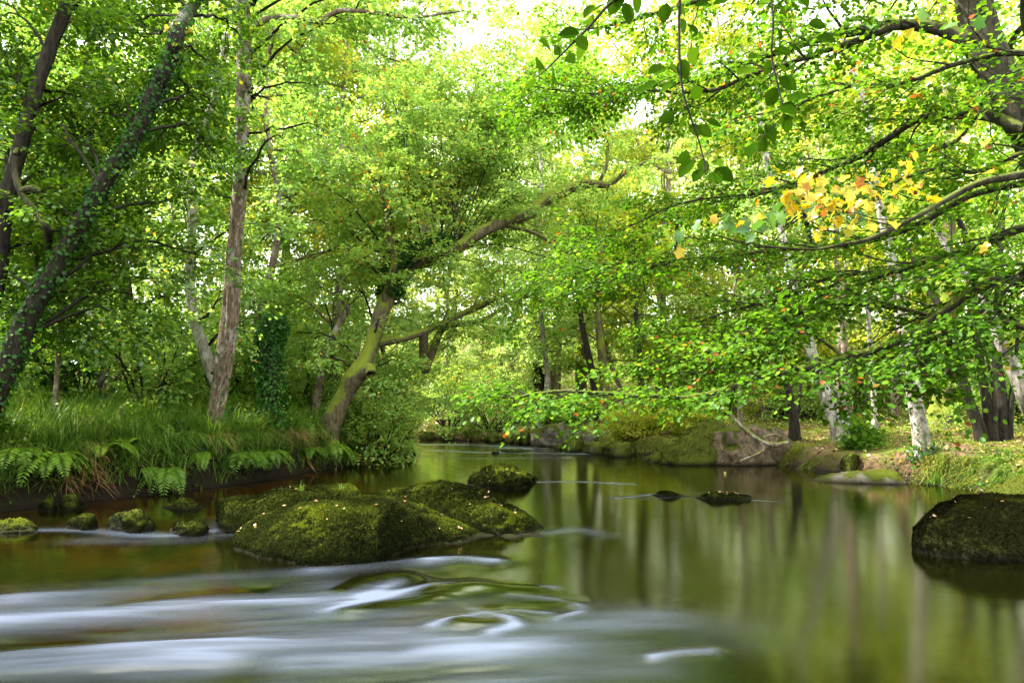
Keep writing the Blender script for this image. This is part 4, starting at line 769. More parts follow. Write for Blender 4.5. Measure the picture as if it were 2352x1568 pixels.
gl_ = blob(7, 1790, 465, 30, 15, 3.3, 3.6) + blob(14, 1690, 515, 50, 22, 3.3, 3.7) + [at(u, v, 3.5) for u, v in [(1560, 545), (1600, 520), (1540, 560), (1830, 530), (1970, 500), (2210, 130), (2180, 60), (2250, 50), (2120, 30), (1840, 540), (2000, 60)]]
pet = []
def lobed(pts, name, mat, smin, smax):
    pts = np.array(pts); n = len(pts); D = rng.normal(0, .6, (n, 3)) + np.array([-.3, -.2, -.45]); N = rng.normal(0, .55, (n, 3)) + np.array([0, -.35, .9]); D = nrm(D); N = nrm(N); sz = rng.uniform(smin, smax, n)
    first = len(pet)
    for p, d, s in zip(pts, D, sz):
        a = p - d * s * .5; e = a + nrm(np.array([.6, .3, -.1]) + rng.normal(0, .4, 3)) * rng.uniform(.06, .11)
        pet.append((a, e, .0011, .0014))
    q_ = pet[first:]; V, F = segs([p[0] for p in q_], [p[1] for p in q_], [p[2] for p in q_], [p[3] for p in q_]); del pet[first:]
    leaves(name, M[mat], pts - D * sz[:, None] * .5, D, N, sz, rng.random(n), 'lobed', syc, so, 0.85, (V, F, M['bark_dark']))
lobed(yl, 'leaves', 'maple', .040, .072); lobed(gl_, 'leaves', 'maple_green', .055, .09)
for u, v, t_ in [(1860, 445, 8), (1930, 480, 7), (2030, 430, 6), (1900, 515, 9), (1700, 515, 10), (1790, 465, 8), (2140, 340, 4), (2260, 325, 3), (1620, 530, 12)]:
    T_ = at(u, v, 3.5); i = int(np.argmin(np.linalg.norm(Pq - at(u + 190, v + 40, 3.5), axis=1))); q = catmull([Pq[i], (Pq[i] + T_) / 2 + [0, 0, -.03], T_], 5)
    V, F = tube(q, np.linspace(.004, .002, len(q)), 5); KIDS[syc.name].append(mesh_obj('twig', V, F, M['bark_dark'], syc, so))

# ---- near hanging beech twigs from a tree whose trunk stands off to the right
hb = empty('overhanging_beech', (8.3, 1.2, 0)); KIDS[hb.name] = []; ho = (8.3, 1.2, 0)
tag(hb, 'large dark rounded beech leaves on thin twigs hanging down nearest the camera at the top', 'tree')
P = np.array([(8.3, 1.2, -.2), (8.1, 1.3, 2), (7.8, 1.5, 4.2), (7.9, 1.6, 7)]); Pq, Rq = smooth_path(P, np.array([.3, .24, .2, .12]), 6); V, F = tube(Pq, Rq, 14, .1, 5); KIDS[hb.name].append(mesh_obj('trunk', V, F, M['bark_limb'], hb, ho))
P = np.array([(7.9, 1.5, 3.2), (5.5, 2.0, 3.6), (3.2, 2.3, 3.35), (1.8, 2.35, 3.0), tuple(at(1560, -60, 2.4)), tuple(at(1400, -45, 2.4)), tuple(at(1330, -10, 2.4))]); Pq, Rq = smooth_path(P, np.array([.09, .06, .035, .02, .012, .006, .003]), 6)
V, F = tube(Pq, Rq, 8, .1, 5); KIDS[hb.name].append(mesh_obj('limb', V, F, M['bark_limb'], hb, ho)); LIMB = Pq
Z5 = lambda L: [(1129 + .52 * a, .52 * b) for a, b in L]
cl = [Z5([(730,310),(690,385),(770,390),(890,130),(845,120),(840,50),(765,60),(690,70),(890,250),(850,305),(800,295),(905,410),(830,465),(775,520),(845,545),(900,575),(940,580),(975,510),(985,545),(985,650),(905,655),(1000,720),(935,735),(850,700),(860,745),(910,775),(990,785),(1030,770)]),
      Z5([(480,30),(440,90),(470,130),(400,190),(340,150),(290,180),(240,200),(350,260),(390,230),(290,225),(210,285),(270,345),(170,370),(640,20),(600,60),(540,20),(560,0),(430,50)]),
      Z5([(1210,10),(1290,60),(1270,150),(1285,230),(1340,210),(1220,300),(1280,300),(1160,250),(1120,315),(1240,430),(1310,370),(1350,430),(1310,480),(1330,510),(1220,545),(1300,545),(1190,580),(1230,590),(1160,625),(1200,635),(1150,660),(1440,110),(1480,175),(1650,90),(1560,40),(1400,40),(1380,0),(1500,-10),(1600,0),(1700,10),(1010,10),(930,20)])]
tws = [Z5([(820, -40), (828, 100), (830, 250), (845, 400), (880, 520), (915, 620), (940, 720), (935, 770)]), Z5([(620, -60), (520, 20), (440, 110), (360, 190), (290, 260), (240, 310)]), Z5([(1250, -60), (1245, 100), (1238, 250), (1270, 400), (1290, 500), (1230, 570), (1170, 640)])]
Ys = [2.2, 1.9, 2.6]; wid = [1.0, 1.0, 1.0]
for c_, tpx, Yd in zip(cl, tws, Ys):
    P = np.array([at(u, v, Yd) for u, v in tpx]); i = np.argmin(np.linalg.norm(LIMB - P[0], axis=1)); P = np.vstack([LIMB[i], P]); Pq, Rq = smooth_path(P, np.linspace(.006, .0018, len(P)), 6)
    V, F = tube(Pq, Rq, 6, 0, 1); tq = mesh_obj('twig', V, F, M['bark_dark'], hb, ho); KIDS[hb.name].append(tq)
    pts = np.array([at(u, v, Yd + rng.normal(0, .06)) for u, v in c_]); n = len(pts); j = [int(np.argmin(np.linalg.norm(Pq - p, axis=1))) for p in pts]
    D = nrm(pts - Pq[j] + rng.normal(0, .01, (n, 3)) + np.array([0, 0, -.03])); N = nrm(rng.normal(0, .35, (n, 3)) + np.array([0, -.9, .35])); sz = rng.uniform(.050, .078, n) * Yd / 2.2
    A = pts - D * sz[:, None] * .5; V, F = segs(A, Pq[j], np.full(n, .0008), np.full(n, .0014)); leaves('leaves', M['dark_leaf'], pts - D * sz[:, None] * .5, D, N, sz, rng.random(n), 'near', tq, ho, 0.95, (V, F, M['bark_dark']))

# ------------------------------------------------------------------ woodland trees (four kinds, copied)
def make_wood_tree(name, seed, height, rad, c0, bark, leaf, lsize, m, nl=24, shift=0.0, tr=0.11):
    rng = np.random.default_rng(seed); org = np.zeros(3); root = empty(name, org); KIDS[root.name] = []
    n = 9; z = np.linspace(-.4, height, n); P = np.stack([np.cumsum(rng.normal(0, .22, n)) * (z > 0), np.cumsum(rng.normal(0, .22, n)) * (z > 0), z], -1); R = np.interp(z, [-.4, .3, height], [tr * 1.5, tr, .03]); Pq, Rq = smooth_path(P, R, 5)
    V, F = tube(Pq, Rq, 10, .12, seed); KIDS[root.name].append(mesh_obj('trunk', V, F, M[bark], root, org))
    tw = []; sp = []
    for k in range(nl):
        f = c0 + (1 - c0) * (k + rng.random() * .6) / nl; hgt_ = f * height; i = int(np.argmin(np.abs(Pq[:, 2] - hgt_))); a = k * 2.4 + rng.normal(0, .3)
        env = math.sin(math.pi * min(1, (f - c0) / (1 - c0) * .75 + .2)) ** .7; L = rad * env * rng.uniform(.7, 1.15)
        Q = wander(rng, Pq[i], [math.cos(a), math.sin(a), rng.uniform(-.1, .55)], L, 7, .2, .02); Rr = np.linspace(.045, .006, 8)
        tw.append((Q[:-1], Q[1:], Rr[:-1], Rr[1:])); foliate(rng, Q, Rr, tw, sp, start=.15, step=.42, blen=1.15, slen=.6, swid=.3, flat=False, jit=.25)
    finish_crown(rng, root, org, tw, sp, leaf, lsize, m, bark if bark != 'bark_moss' else 'bark_limb', shift=shift)
    return root
protos = [make_wood_tree('woodland_tree', 201, 13, 3.2, .10, 'bark_brown', 'oak', .09, 24), make_wood_tree('woodland_tree', 202, 15, 3.6, .15, 'bark_pale', 'pale', .095, 26, shift=.05),
          make_wood_tree('woodland_tree', 203, 12, 3.4, .06, 'bark_moss', 'oak', .095, 25, shift=.1), make_wood_tree('woodland_tree', 204, 14, 3.4, .12, 'bark_brown', 'yellow', .095, 25)]
used = [False] * 4
WL = [(-420, 15, 2, .9, 'dense green tree crown beyond the leftmost leaning trunk'), (-60, 17, 2, 1.0, 'broad green tree behind the bare dark leaning trunk'), (130, 19, 2, 1.0, 'green tree behind the slim sapling'), (330, 18, 2, 1.05, 'dark green tree deep in the left wood behind the ivy clad trunk'),
      (420, 22, 0, 1.1, 'tree behind the pale lichened trunk'), (610, 17, 0, 1.0, 'tree with spreading leaves behind the ivy covered stump'), (690, 21, 3, 1.1, 'yellow green tree between the tall reddish trunk and the oak'), (560, 26, 3, 1.2, 'bright tree glimpsed right behind the tall reddish trunk'),
      (800, 19, 0, 1.1, 'pale green tree behind the oak trunk'), (900, 24, 1, 1.15, 'light green tree beyond the arching ivy limb of the oak'), (885, 21.5, 0, .75, 'low leafy tree on the left bank tip near the river bend'), (1010, 33, 1, 1.15, 'pale tree at the river bend beyond the left bank tip'),
      (1080, 38, 3, 1.2, 'yellowish tree beyond the far shore stones'), (1150, 34, 0, .8, 'small green tree behind the multi-stemmed shrub'), (1210, 42, 1, 1.1, 'pale distant tree above the fallen log'), (1290, 37, 1, .85, 'washed out light tree in the middle distance above the flat boulder'),
      (1380, 43, 3, .9, 'golden green tree behind the flat boulder trunks'), (1470, 36, 1, .85, 'light green tree behind the yellow green bush'), (1570, 31, 3, .9, 'yellow green tree above the wedge-shaped boulder'), (1660, 36, 1, 1.1, 'pale tree behind the speckled square boulder'),
      (1760, 28, 3, 1.1, 'sunlit yellow tree behind the short dark trunk'), (1880, 33, 1, 1.2, 'pale sunlit tree behind the forked leaning tree'), (2010, 36, 3, 1.3, 'golden tree behind the leaning pale trunk'), (2120, 30, 1, 1.15, 'bright tree left of the stout buttressed tree'),
      (2250, 26, 3, 1.2, 'yellow green tree behind the dark clump of stems'), (2400, 22, 0, 1.2, 'green tree behind the speckled trunk at the right edge'), (2560, 17, 2, 1.0, 'shady green tree beyond the right edge'), (1225, 27, 1, 1.15, 'tall pale tree filling the gap above the far shore shrub'), (1340, 31, 1, 1.3, 'tall pale tree straight above the flat boulder'), (1540, 28, 3, 1.25, 'tall yellow green tree above the yellow green bush'), (1420, 27, 0, 1.0, 'green tree behind the hanging end of the low beech limb'), (1690, 30, 1, 1.3, 'tall pale tree above the yellow autumn leaves'),
      (730, 25.5, 1, 1.2, 'pale tree far behind the oak foot'), (240, 28, 0, 1.3, 'tall tree far back behind the smooth pale trunk'), (30, 26, 0, 1.3, 'tall tree far back in the left corner of the wood')]
for k, (u, Yd, pi, sc, l) in enumerate(WL):
    x = (u - 1176) / F0 * Yd; o = protos[pi] if not used[pi] else copy_tree(protos[pi]); used[pi] = True
    o.location = (x, Yd, hz(x, Yd)); o.rotation_euler = (0, 0, k * 1.9); o.scale = (sc, sc, sc * (1 + .05 * (k % 3)))
    tag(o, l, 'tree', 'woodland trees behind the river banks')

# ---- bushes
def bush(name, label, u, Yd, h, rad, leaf, lsize, m, seed, stems=9, bark='bark_dark', zoff=0.0, sprays=40, z=None, kind='mid', cat='bush', spread=1.0, shift=0.0):
    rng = np.random.default_rng(seed); x = (u - 1176) / F0 * Yd; z0 = (hz(x, Yd) if z is None else z) + zoff; org = np.array([x, Yd, z0]); root = empty(name, org); tag(root, label, cat); KIDS[root.name] = []
    G = Geo(); tw = []; sp = []
    for k in range(stems):
        a = rng.random() * 6.28; e = rng.uniform(.15, 1.0) * spread; L = h * rng.uniform(.7, 1.15)
        Q = wander(rng, org + np.array([math.cos(a), math.sin(a), 0]) * .08 * rad - np.array([0, 0, .08]), [math.cos(a) * e * rad / h, math.sin(a) * e * rad / h, 1], L, 7, .16, .0); Rr = np.linspace(.012 + .008 * h, .003, 8)
        V, F = tube(Q, Rr, 6); G.add(V, F); foliate(rng, Q, Rr, tw, sp, start=.15, step=h / 7, blen=.45 * rad + .1, slen=.16 * rad + .12, swid=.09 * rad + .05, flat=False)
    G.build('stems', M[bark], root, org)
    finish_crown(rng, root, org, tw, sp, leaf, lsize, m, bark, kind, shift=shift, name='foliage'); return root
bush('bush', 'yellow green small-leaved bush leaning over the right bank boulders', 1460, 19.5, 1.2, 1.3, 'yellow', .05, 16, 301, 16, zoff=.0)
bush('bush', 'smaller yellow green bush beside the wedge-shaped boulder', 1590, 19.5, .9, .9, 'yellow', .05, 12, 302, 10)
bush('multi_stem_shrub', 'dark multi-stemmed shrub fanning up from the far shore', 1135, 26.5, 2.6, 2.2, 'oak', .08, 7, 303, 14, spread=1.4, cat='shrub')
bush('bush', 'grey green low bush near the fallen log beyond the flat boulder', 1270, 27.5, .9, 1.3, 'alder', .06, 12, 304, 12)
bush('shrub', 'green leafy shrub hanging over the water at the left bank tip', 890, 17.2, 1.5, 1.2, 'oak', .07, 11, 305, 14, cat='shrub', shift=.12)
bush('shrub', 'bright green shrub behind the ferns right of the oak foot', 850, 15.2, 1.7, 1.4, 'oak', .07, 11, 306, 12, cat='shrub', shift=.15)
bush('shrub', 'broad leafy bush at the far river bend under the trees', 1030, 29.5, 3.0, 2.6, 'oak', .09, 12, 307, 14, cat='shrub', shift=.15)
bush('shrub', 'low yellow green leafy sprig over the left bank edge at the left side', 20, 9.2, .55, .7, 'alder', .06, 9, 308, 8, cat='shrub', shift=.2)
bush('shrub', 'leafy hazel shrub among the grass between the sapling and the tall trunk', 330, 12.5, 2.4, 1.6, 'oak', .08, 11, 309, 10, cat='shrub', shift=.12)
bush('shrub', 'dark holly shrub in the left wood behind the grass', 190, 13.5, 2.2, 1.5, 'ivy', .07, 15, 310, 10, cat='shrub')
bush('shrub', 'green shrub behind the ivy covered stump', 680, 15.5, 2.3, 1.6, 'oak', .08, 12, 311, 10, cat='shrub', shift=.08)
bush('shrub', 'little leafy shrub on the right bank between forked tree and leaning pale trunk', 1975, 13.5, .5, .5, 'beech', .05, 9, 312, 8, cat='shrub')
bush('shrub', 'wide mid green shrub behind the dark clump of stems', 2330, 18, 2.5, 2.2, 'oak', .10, 12, 313, 12, cat='shrub')
bush('shrub', 'tall green undergrowth shrub on the far left', -60, 12, 2.6, 1.8, 'oak', .085, 12, 314, 11, cat='shrub')
bush('shrub', 'pale undergrowth shrub behind the distant trunks of the right wood', 1850, 25, 2.2, 2.6, 'pale', .10, 12, 315, 12, cat='shrub')

for k, (u, Yd, h_, l) in enumerate([(1790, 26, 2.6, 'added yellow bush for golden light behind the short dark trunk'), (1900, 28, 3.2, 'added yellow bush for golden light between the forked tree and the twin trunks'), (2030, 30, 3.0, 'added yellow bush for golden light behind the thin spotted trunk'), (2120, 27, 2.4, 'added low yellow bush for golden light left of the stout buttressed tree'), (2240, 31, 3.6, 'tall yellow bush right of the stout buttressed tree'), (1660, 30, 2.8, 'yellow green bush far behind the wedge-shaped boulder')]):
    bush('bush', l, u, Yd, h_, 2.6, 'yellow', .10, 12, 330 + k, 11)  # bushes added for the golden light, painted as yellow leaf colour
for k, (u, Yd, h_, l, lf) in enumerate([(480, 15.5, 2.2, 'light green shrub between the pale lichened trunk and the smooth pale trunk', 'oak'), (585, 17.0, 2.6, 'light green shrub seen left of the ivy covered stump', 'oak'), (760, 19, 2.4, 'light green shrub behind the brown trunk and the oak foot', 'pale'), (1180, 31, 2.6, 'pale shrub behind the fan of dark stems', 'pale')]):
    bush('shrub', l, u, Yd, h_, 2.0, lf, .08, 12, 350 + k, 10, cat='shrub')
# ---- far woodland: one uncountable mass
rng = np.random.default_rng(400)
n = 21000; ang = rng.uniform(-1.05, 1.05, n); dist = rng.uniform(38, 78, n); x = np.sin(ang) * dist; y = np.cos(ang) * dist + 2
uu = x / y * F0 + 1176; top = np.interp(uu, [-600, 300, 900, 1250, 1420, 1560, 1800, 2600], [24, 24, 23, 21, 19, 21, 22, 24]) * (0.8 + .2 * dist / 60)
z = hgt(x, y) + top * rng.random(n) ** 1.1 + rng.normal(0, .5, n); O = np.stack([x, y, z], -1); hole = fbm(O * .16, 2, 5) > -.4; O = O[hole]
nb = 5200; a2 = rng.uniform(1.25, 5.03, nb); d2 = rng.uniform(13, 26, nb); xb = np.sin(a2) * d2; yb = np.cos(a2) * d2 - 2; kb = np.abs(xb) > 6.5   # unseen wood behind the camera, added to dim the front light
Ob = np.stack([xb, yb, hgt(xb, yb) + 6 * rng.random(nb)], -1)[kb]; O = np.vstack([O, Ob]); n = len(O)
D = nrm(rng.normal(0, 1, (n, 3)) * np.array([1, 1, .3])); pos, ld, ln, idx = spray_leaves(rng, O, D, rng.uniform(1.2, 2.4, n), rng.uniform(.6, 1.1, n), 26, .2, .6)
r = np.clip(rng.beta(2, 2, len(pos)) * .8 + .25 * fbm(O * .12, 2, 9)[idx] + .05, 0, 1)
fw = leaves('far_woodland', M['pale'], pos, ld, ln, .24 * rng.uniform(.6, 1.2, len(pos)), r, 'far'); tag(fw, 'hazy yellow green mass of distant woodland', kind='stuff')
G = Geo()
for k in range(60):
    a = rng.uniform(-1.0, 1.0); d = rng.uniform(30, 70); x, y = math.sin(a) * d, math.cos(a) * d + 2; h = rng.uniform(9, 16); z0 = hz(x, y)
    P = np.array([(x, y, z0 - .3), (x + rng.normal(0, .1), y, z0 + .5), (x + rng.normal(0, .4), y, z0 + h * .5), (x + rng.normal(0, .9), y, z0 + h)]); Pq, Rq = smooth_path(P, np.array([.3, .2, .15, .05]) * rng.uniform(.5, 1.2), 4); V, F = tube(Pq, Rq, 6); G.add(V, F)
ft = G.build('far_tree_stems', M['bark_brown']); tag(ft, 'far off stems of the distant woodland', kind='stuff')

# ------------------------------------------------------------------ grass, ferns, litter
def blades(name, mat, P, az, L, lean, droop, w, rnd, nseg=4):
    n = len(P); tt = np.linspace(0, 1, nseg + 1); d = np.stack([np.cos(az), np.sin(az), 0 * az], -1); s = np.stack([-np.sin(az), np.cos(az), 0 * az], -1); V = np.zeros((n, nseg + 1, 2, 3))
    for k, t_ in enumerate(tt):
        c_ = P + d * (L * (lean * t_ + droop * .55 * t_ * t_))[:, None]; c_[:, 2] += L * (t_ * np.sqrt(np.clip(1 - lean ** 2, .05, 1)) - droop * t_ * t_)
        ww = w * (1 - t_ ** 1.5) * .5 + .0006; V[:, k, 0] = c_ + s * np.reshape(ww, (-1, 1)); V[:, k, 1] = c_ - s * np.reshape(ww, (-1, 1))
    b = np.arange(n)[:, None] * (2 * (nseg + 1)); F = np.concatenate([b + np.array([[2 * k, 2 * k + 1, 2 * k + 3, 2 * k + 2]]) for k in range(nseg)], 1).reshape(-1, 4)
    o = mesh_obj(name, V.reshape(-1, 3), F, M[mat], smooth_shade=False, fattrs={'rnd': np.repeat(rnd, nseg)}); return o
def scatter(rng, n, x0, x1, y0, y1, cond):
    x = rng.uniform(x0, x1, n); y = rng.uniform(y0, y1, n); out = ~inside(x, y, POLY); dl = seg_dist(x, y, LEFT); dr = seg_dist(x, y, RIGHT); left = dl < dr; k = out & cond(x, y, left, np.minimum(dl, dr)); return x[k], y[k], np.minimum(dl, dr)[k]
rng = np.random.default_rng(500)
def edge_depth(u):
    r = ray(u, 930); yy = np.arange(5, 30, .05); ins = inside(r[0] / r[1] * yy, yy, POLY); return float(yy[np.argmin(ins)])
def out_dir(x, y, P):   # direction from bank to water
    e = .05; d0 = seg_dist(x, y, P); gx_ = (seg_dist(x + e, y, P) - d0) / e; gy_ = (seg_dist(x, y + e, P) - d0) / e; return np.arctan2(-gy_, -gx_)
def tussocks(rng, x, y, per, spread, Lr, wv, mat, name, lean=(.1, .6), droop=(.2, .7), edge=None, label=None, zo=0.0):
    n = len(x); i = np.repeat(np.arange(n), per); k = len(i); az = rng.uniform(0, 2 * np.pi, k); r_ = spread * np.sqrt(rng.random(k)); px_ = x[i] + np.cos(az) * r_; py_ = y[i] + np.sin(az) * r_
    if edge is not None: az = edge[i] + rng.normal(0, .7, k)
    P = np.stack([px_, py_, hgt(px_, py_) - .02 + zo], -1); P[:, 2] = np.maximum(P[:, 2], hgt(x, y)[i] - .25); sc = rng.uniform(.45, 1.3, n)[i]; az = az + 0 * az; lean_dir = rng.uniform(0, 6.28, n)[i]; az = np.where(rng.random(k) < (.45 if edge is None else 0), lean_dir + rng.normal(0, .5, k), az)
    tone = rng.normal(0, .20, n)[i]; wv = wv * rng.uniform(.7, 1.5, k)
    o = blades(name, mat, P, az, rng.uniform(*Lr, k) * sc ** 1.6, rng.uniform(*lean, k), rng.uniform(*droop, k), wv, np.clip(rng.beta(2, 2.4, k) + tone, 0, 1)); tag(o, label, kind='stuff'); return o
x, y, d = scatter(rng, 26000, -12, 0, 7.5, 21, lambda x, y, l, d: l & (d > .12) & (d < 3.4) & (fbm(v3(x, y), 2, 3) > -.7)); x, y = x[:7800], y[:7800]
tussocks(rng, x, y, 26, .13, (.26, .60), .009, 'grass', 'grass', label='long green grass covering the left bank')
x, y, d = scatter(rng, 20000, -12, 0, 7.5, 21, lambda x, y, l, d: l & (d > .12) & (d < .5)); x, y = x[:430], y[:430]
tussocks(rng, x, y, 44, .07, (.14, .36), .010, 'grass', 'grass', lean=(.3, .8), droop=(.6, 1.4), edge=out_dir(x, y, LEFT), label='green grass drooping over the edge of the left bank')
x, y, d = scatter(rng, 20000, -12, 0, 7.5, 21, lambda x, y, l, d: l & (d > .10) & (d < .45) & (fbm(v3(x * 1.3, y * 1.3), 2, 8) > .0)); x, y = x[:200], y[:200]
tussocks(rng, x, y, 30, .06, (.18, .40), .010, 'dead_grass', 'dead_grass', lean=(.3, .7), droop=(.8, 1.6), edge=out_dir(x, y, LEFT), label='brown dead grass hanging from the left bank')
x, y, d = scatter(rng, 9000, 1.5, 14, 9, 24, lambda x, y, l, d: (~l) & (d > .1) & (d < 6) & (fbm(v3(x * .8, y * .8), 3, 13) > .0))
tussocks(rng, x, y, 14, .10, (.03, .09), .008, 'moss_turf', 'moss_turf', lean=(.1, .7), label='short mossy turf on the right bank')
x, y, d = scatter(rng, 20000, 1.5, 12, 9, 20, lambda x, y, l, d: (~l) & (d > .08) & (d < .5) & (fbm(v3(x * .9, y * .9), 2, 14) > -.1)); x, y = x[:330], y[:330]
tussocks(rng, x, y, 30, .10, (.06, .16), .007, 'moss_turf', 'grass', lean=(.3, .8), droop=(.6, 1.3), edge=out_dir(x, y, RIGHT), label='short grass tufts along the right bank edge')
x, y, d = scatter(rng, 6000, 4.8, 8.2, 8.8, 11.5, lambda x, y, l, d: (~l) & (d > .05) & (d < .7)); x, y = x[:80], y[:80]
tussocks(rng, x, y, 40, .10, (.10, .22), .008, 'grass', 'grass', lean=(.2, .8), droop=(.4, 1.2), edge=out_dir(x, y, RIGHT), label='bright grass tufts around the foot of the leaning pale trunk')
x, y, d = scatter(rng, 5000, -3, 9, 24, 34, lambda x, y, l, d: (~l) & (d > .3) & (d < 6))
tussocks(rng, x, y, 10, .2, (.08, .22), .014, 'grass', 'grass', label='thin grass beyond the far shore')
# ivy and undergrowth leaves on the floor
def ground_leaves(n, box, cond, mat, size, up, name, label, kind='mid', zj=.0, shift=0.):
    x, y, d = scatter(rng, n, *box, cond); k = len(x); P = np.stack([x, y, hgt(x, y) + .015 + rng.random(k) * zj], -1); D = rng.normal(0, 1, (k, 3)) * np.array([1, 1, .25]); N = np.array([0, 0, 1.0]) + rng.normal(0, up, (k, 3))
    o = leaves(name, M[mat], P, D, N, size * rng.uniform(.5, 1.2, k), np.clip(rng.random(k) + shift, 0, 1), kind); tag(o, label, kind='stuff')
ground_leaves(16000, (2, 26, 9, 34), lambda x, y, l, d: (~l) & (d > .3) & (fbm(v3(x * .6, y * .6), 2, 21) > -.1), 'litter', .07, .5, 'leaf_litter', 'brown fallen leaves on the right wood floor')
ground_leaves(9000, (-4, 9, 24, 40), lambda x, y, l, d: (~l) & (d > .1), 'litter', .11, .5, 'leaf_litter', 'brown fallen leaves beyond the far shore')
ground_leaves(110000, (1.5, 17, 9, 26), lambda x, y, l, d: (~l) & (d > .05) & (fbm(v3(x * .8, y * .8), 3, 13) > -.25), 'moss_turf', .04, .8, 'moss_carpet', 'olive moss carpet on the right bank', zj=.03)
ground_leaves(30000, (-20, 0, 9, 30), lambda x, y, l, d: l & (d > 2.5), 'alder', .09, .7, 'undergrowth', 'low green undergrowth in the left wood', zj=.45)
ground_leaves(16000, (6, 26, 12, 34), lambda x, y, l, d: (~l) & (d > 3.5) & (fbm(v3(x * .5, y * .5), 2, 23) > .1), 'oak', .065, .7, 'undergrowth', 'sunlit low undergrowth in the right wood', zj=.35)
ground_leaves(5200, (4.6, 11, 8.8, 12.5), lambda x, y, l, d: (~l) & (d > .0) & (d < 1.2), 'ivy', .05, .5, 'ground_ivy', 'ivy leaves trailing on the right bank', zj=.1)
ground_leaves(26000, (-12, 0, 7.5, 21), lambda x, y, l, d: l & (d > .05) & (d < 2.6) & (fbm(v3(x * 1.2, y * 1.2), 3, 44) > .05), 'fern', .055, .7, 'weeds', 'mixed broad-leaved weeds among the left bank grass', zj=.42)
ground_leaves(9000, (-12, 0, 7.5, 21), lambda x, y, l, d: l & (d > .02) & (d < .8) & (fbm(v3(x * 1.6, y * 1.6), 2, 45) > .1), 'ivy', .05, .7, 'ground_ivy', 'dark ivy trailing over the left bank edge', zj=.12)
# bank face: hanging roots, ivy and moss on the earth wall of the left bank
x, y, d = scatter(rng, 60000, -12, 0, 7.5, 20, lambda x, y, l, d: l & (d > .02) & (d < .28) & (fbm(v3(x * 1.5, y * 1.5), 2, 33) > .05)); k = min(len(x), 9000); x, y = x[:k], y[:k]
P = np.stack([x, y, np.maximum(hgt(x, y), .05) + .0], -1); a = out_dir(x, y, LEFT); out = np.stack([np.cos(a), np.sin(a), 0 * a], -1)
o = leaves('bank_moss', M['moss'], P + out * .02, out * .5 + np.array([0, 0, -1.0]) + rng.normal(0, .4, (k, 3)), out + rng.normal(0, .4, (k, 3)), .06 * rng.uniform(.5, 1.4, k), rng.random(k) * .9, 'mid', width=.7); tag(o, 'moss and small leaves on the earth face of the left bank', kind='stuff')
G = Geo()
for k in range(70):
    x = rng.uniform(-7.2, -1.5); y = rng.uniform(8, 18); dl = float(seg_dist(np.array([x]), np.array([y]), LEFT)[0])
    if inside(np.array([x]), np.array([y]), POLY)[0] or dl > .5: continue
    a = float(out_dir(np.array([x]), np.array([y]), LEFT)[0]); z0 = hz(x, y); q = np.array([x, y, z0]); P = [q, q + [math.cos(a) * .25, math.sin(a) * .25, -.12], q + [math.cos(a) * .38 + rng.normal(0, .08), math.sin(a) * .38 + rng.normal(0, .08), -.35], q + [math.cos(a) * .45 + rng.normal(0, .12), math.sin(a) * .45, -z0 - .05]]
    Pq = catmull(P, 5); V, F = tube(Pq, np.linspace(.010, .003, len(Pq)), 5); G.add(V, F)
rt = G.build('hanging_roots', M['bark_brown']); tag(rt, 'thin tree roots hanging from the left bank into the water', kind='stuff')

def fern(label, u, v, Yd, sz, seed, zlift=0.0, face=None, nfr=10, droop=.85):
    rng = np.random.default_rng(seed); Yd = edge_depth(u) + (Yd - {k: v for k, v in zip(range(15), [9.0, 9.8, 9.9, 10.4, 11.2, 10.7, 11.8, 12.8, 13.6, 13.2, 12.2, 15.5, 9.6, 11, 12.6])}.get(seed - 600, Yd)) + (.12 if v > 1015 else .9); p = at(u, v, Yd); p[2] = max(p[2], 0.1) if v > 1015 else hz(p[0], p[1]) + .05; pos = []; D = []; N = []; S = []; tw = []
    for f in range(nfr):
        a = (rng.uniform(0, 6.28) if face is None else face + rng.normal(0, .8)); L = 1.45 * sz * rng.uniform(.75, 1.15); n = 22; t_ = np.linspace(0, 1, n); d = np.array([math.cos(a), math.sin(a), 0]); s = np.array([-math.sin(a), math.cos(a), 0])
        c_ = p + d * (L * (0.75 * t_))[:, None]; c_[:, 2] += L * (.75 * t_ - droop * 1.25 * t_ ** 2); T = nrm(np.gradient(c_, axis=0)); up = np.cross(T, s); up = up * np.sign(up[:, 2:3] + 1e-6); tw.append((c_[:-1], c_[1:], np.full(n - 1, .003), np.full(n - 1, .002)))
        for j in range(2, n):
            pl = L * .22 * math.sin(math.pi * min(1, (t_[j] * .8 + .14))) * (1 if j < n - 1 else .5) + .01
            for sg in (-1, 1): pos.append(c_[j]); D.append(s * sg + T[j] * .45 + np.array([0, 0, -.15]) + rng.normal(0, .06, 3)); N.append(up[j] + rng.normal(0, .25, 3)); S.append(pl)
    k = len(pos); V, F = segs(np.vstack([t[0] for t in tw]), np.vstack([t[1] for t in tw]), np.concatenate([t[2] for t in tw]), np.concatenate([t[3] for t in tw]))
    root = leaves('fern', M['fern'], pos, np.array(D), np.array(N), np.array(S), np.clip(rng.beta(2, 2, k) * .5 + rng.uniform(0, .45), 0, 1), 'far', None, p, .36, (V, F, M['fern'])); tag(root, label, 'fern', 'ferns on the left bank')
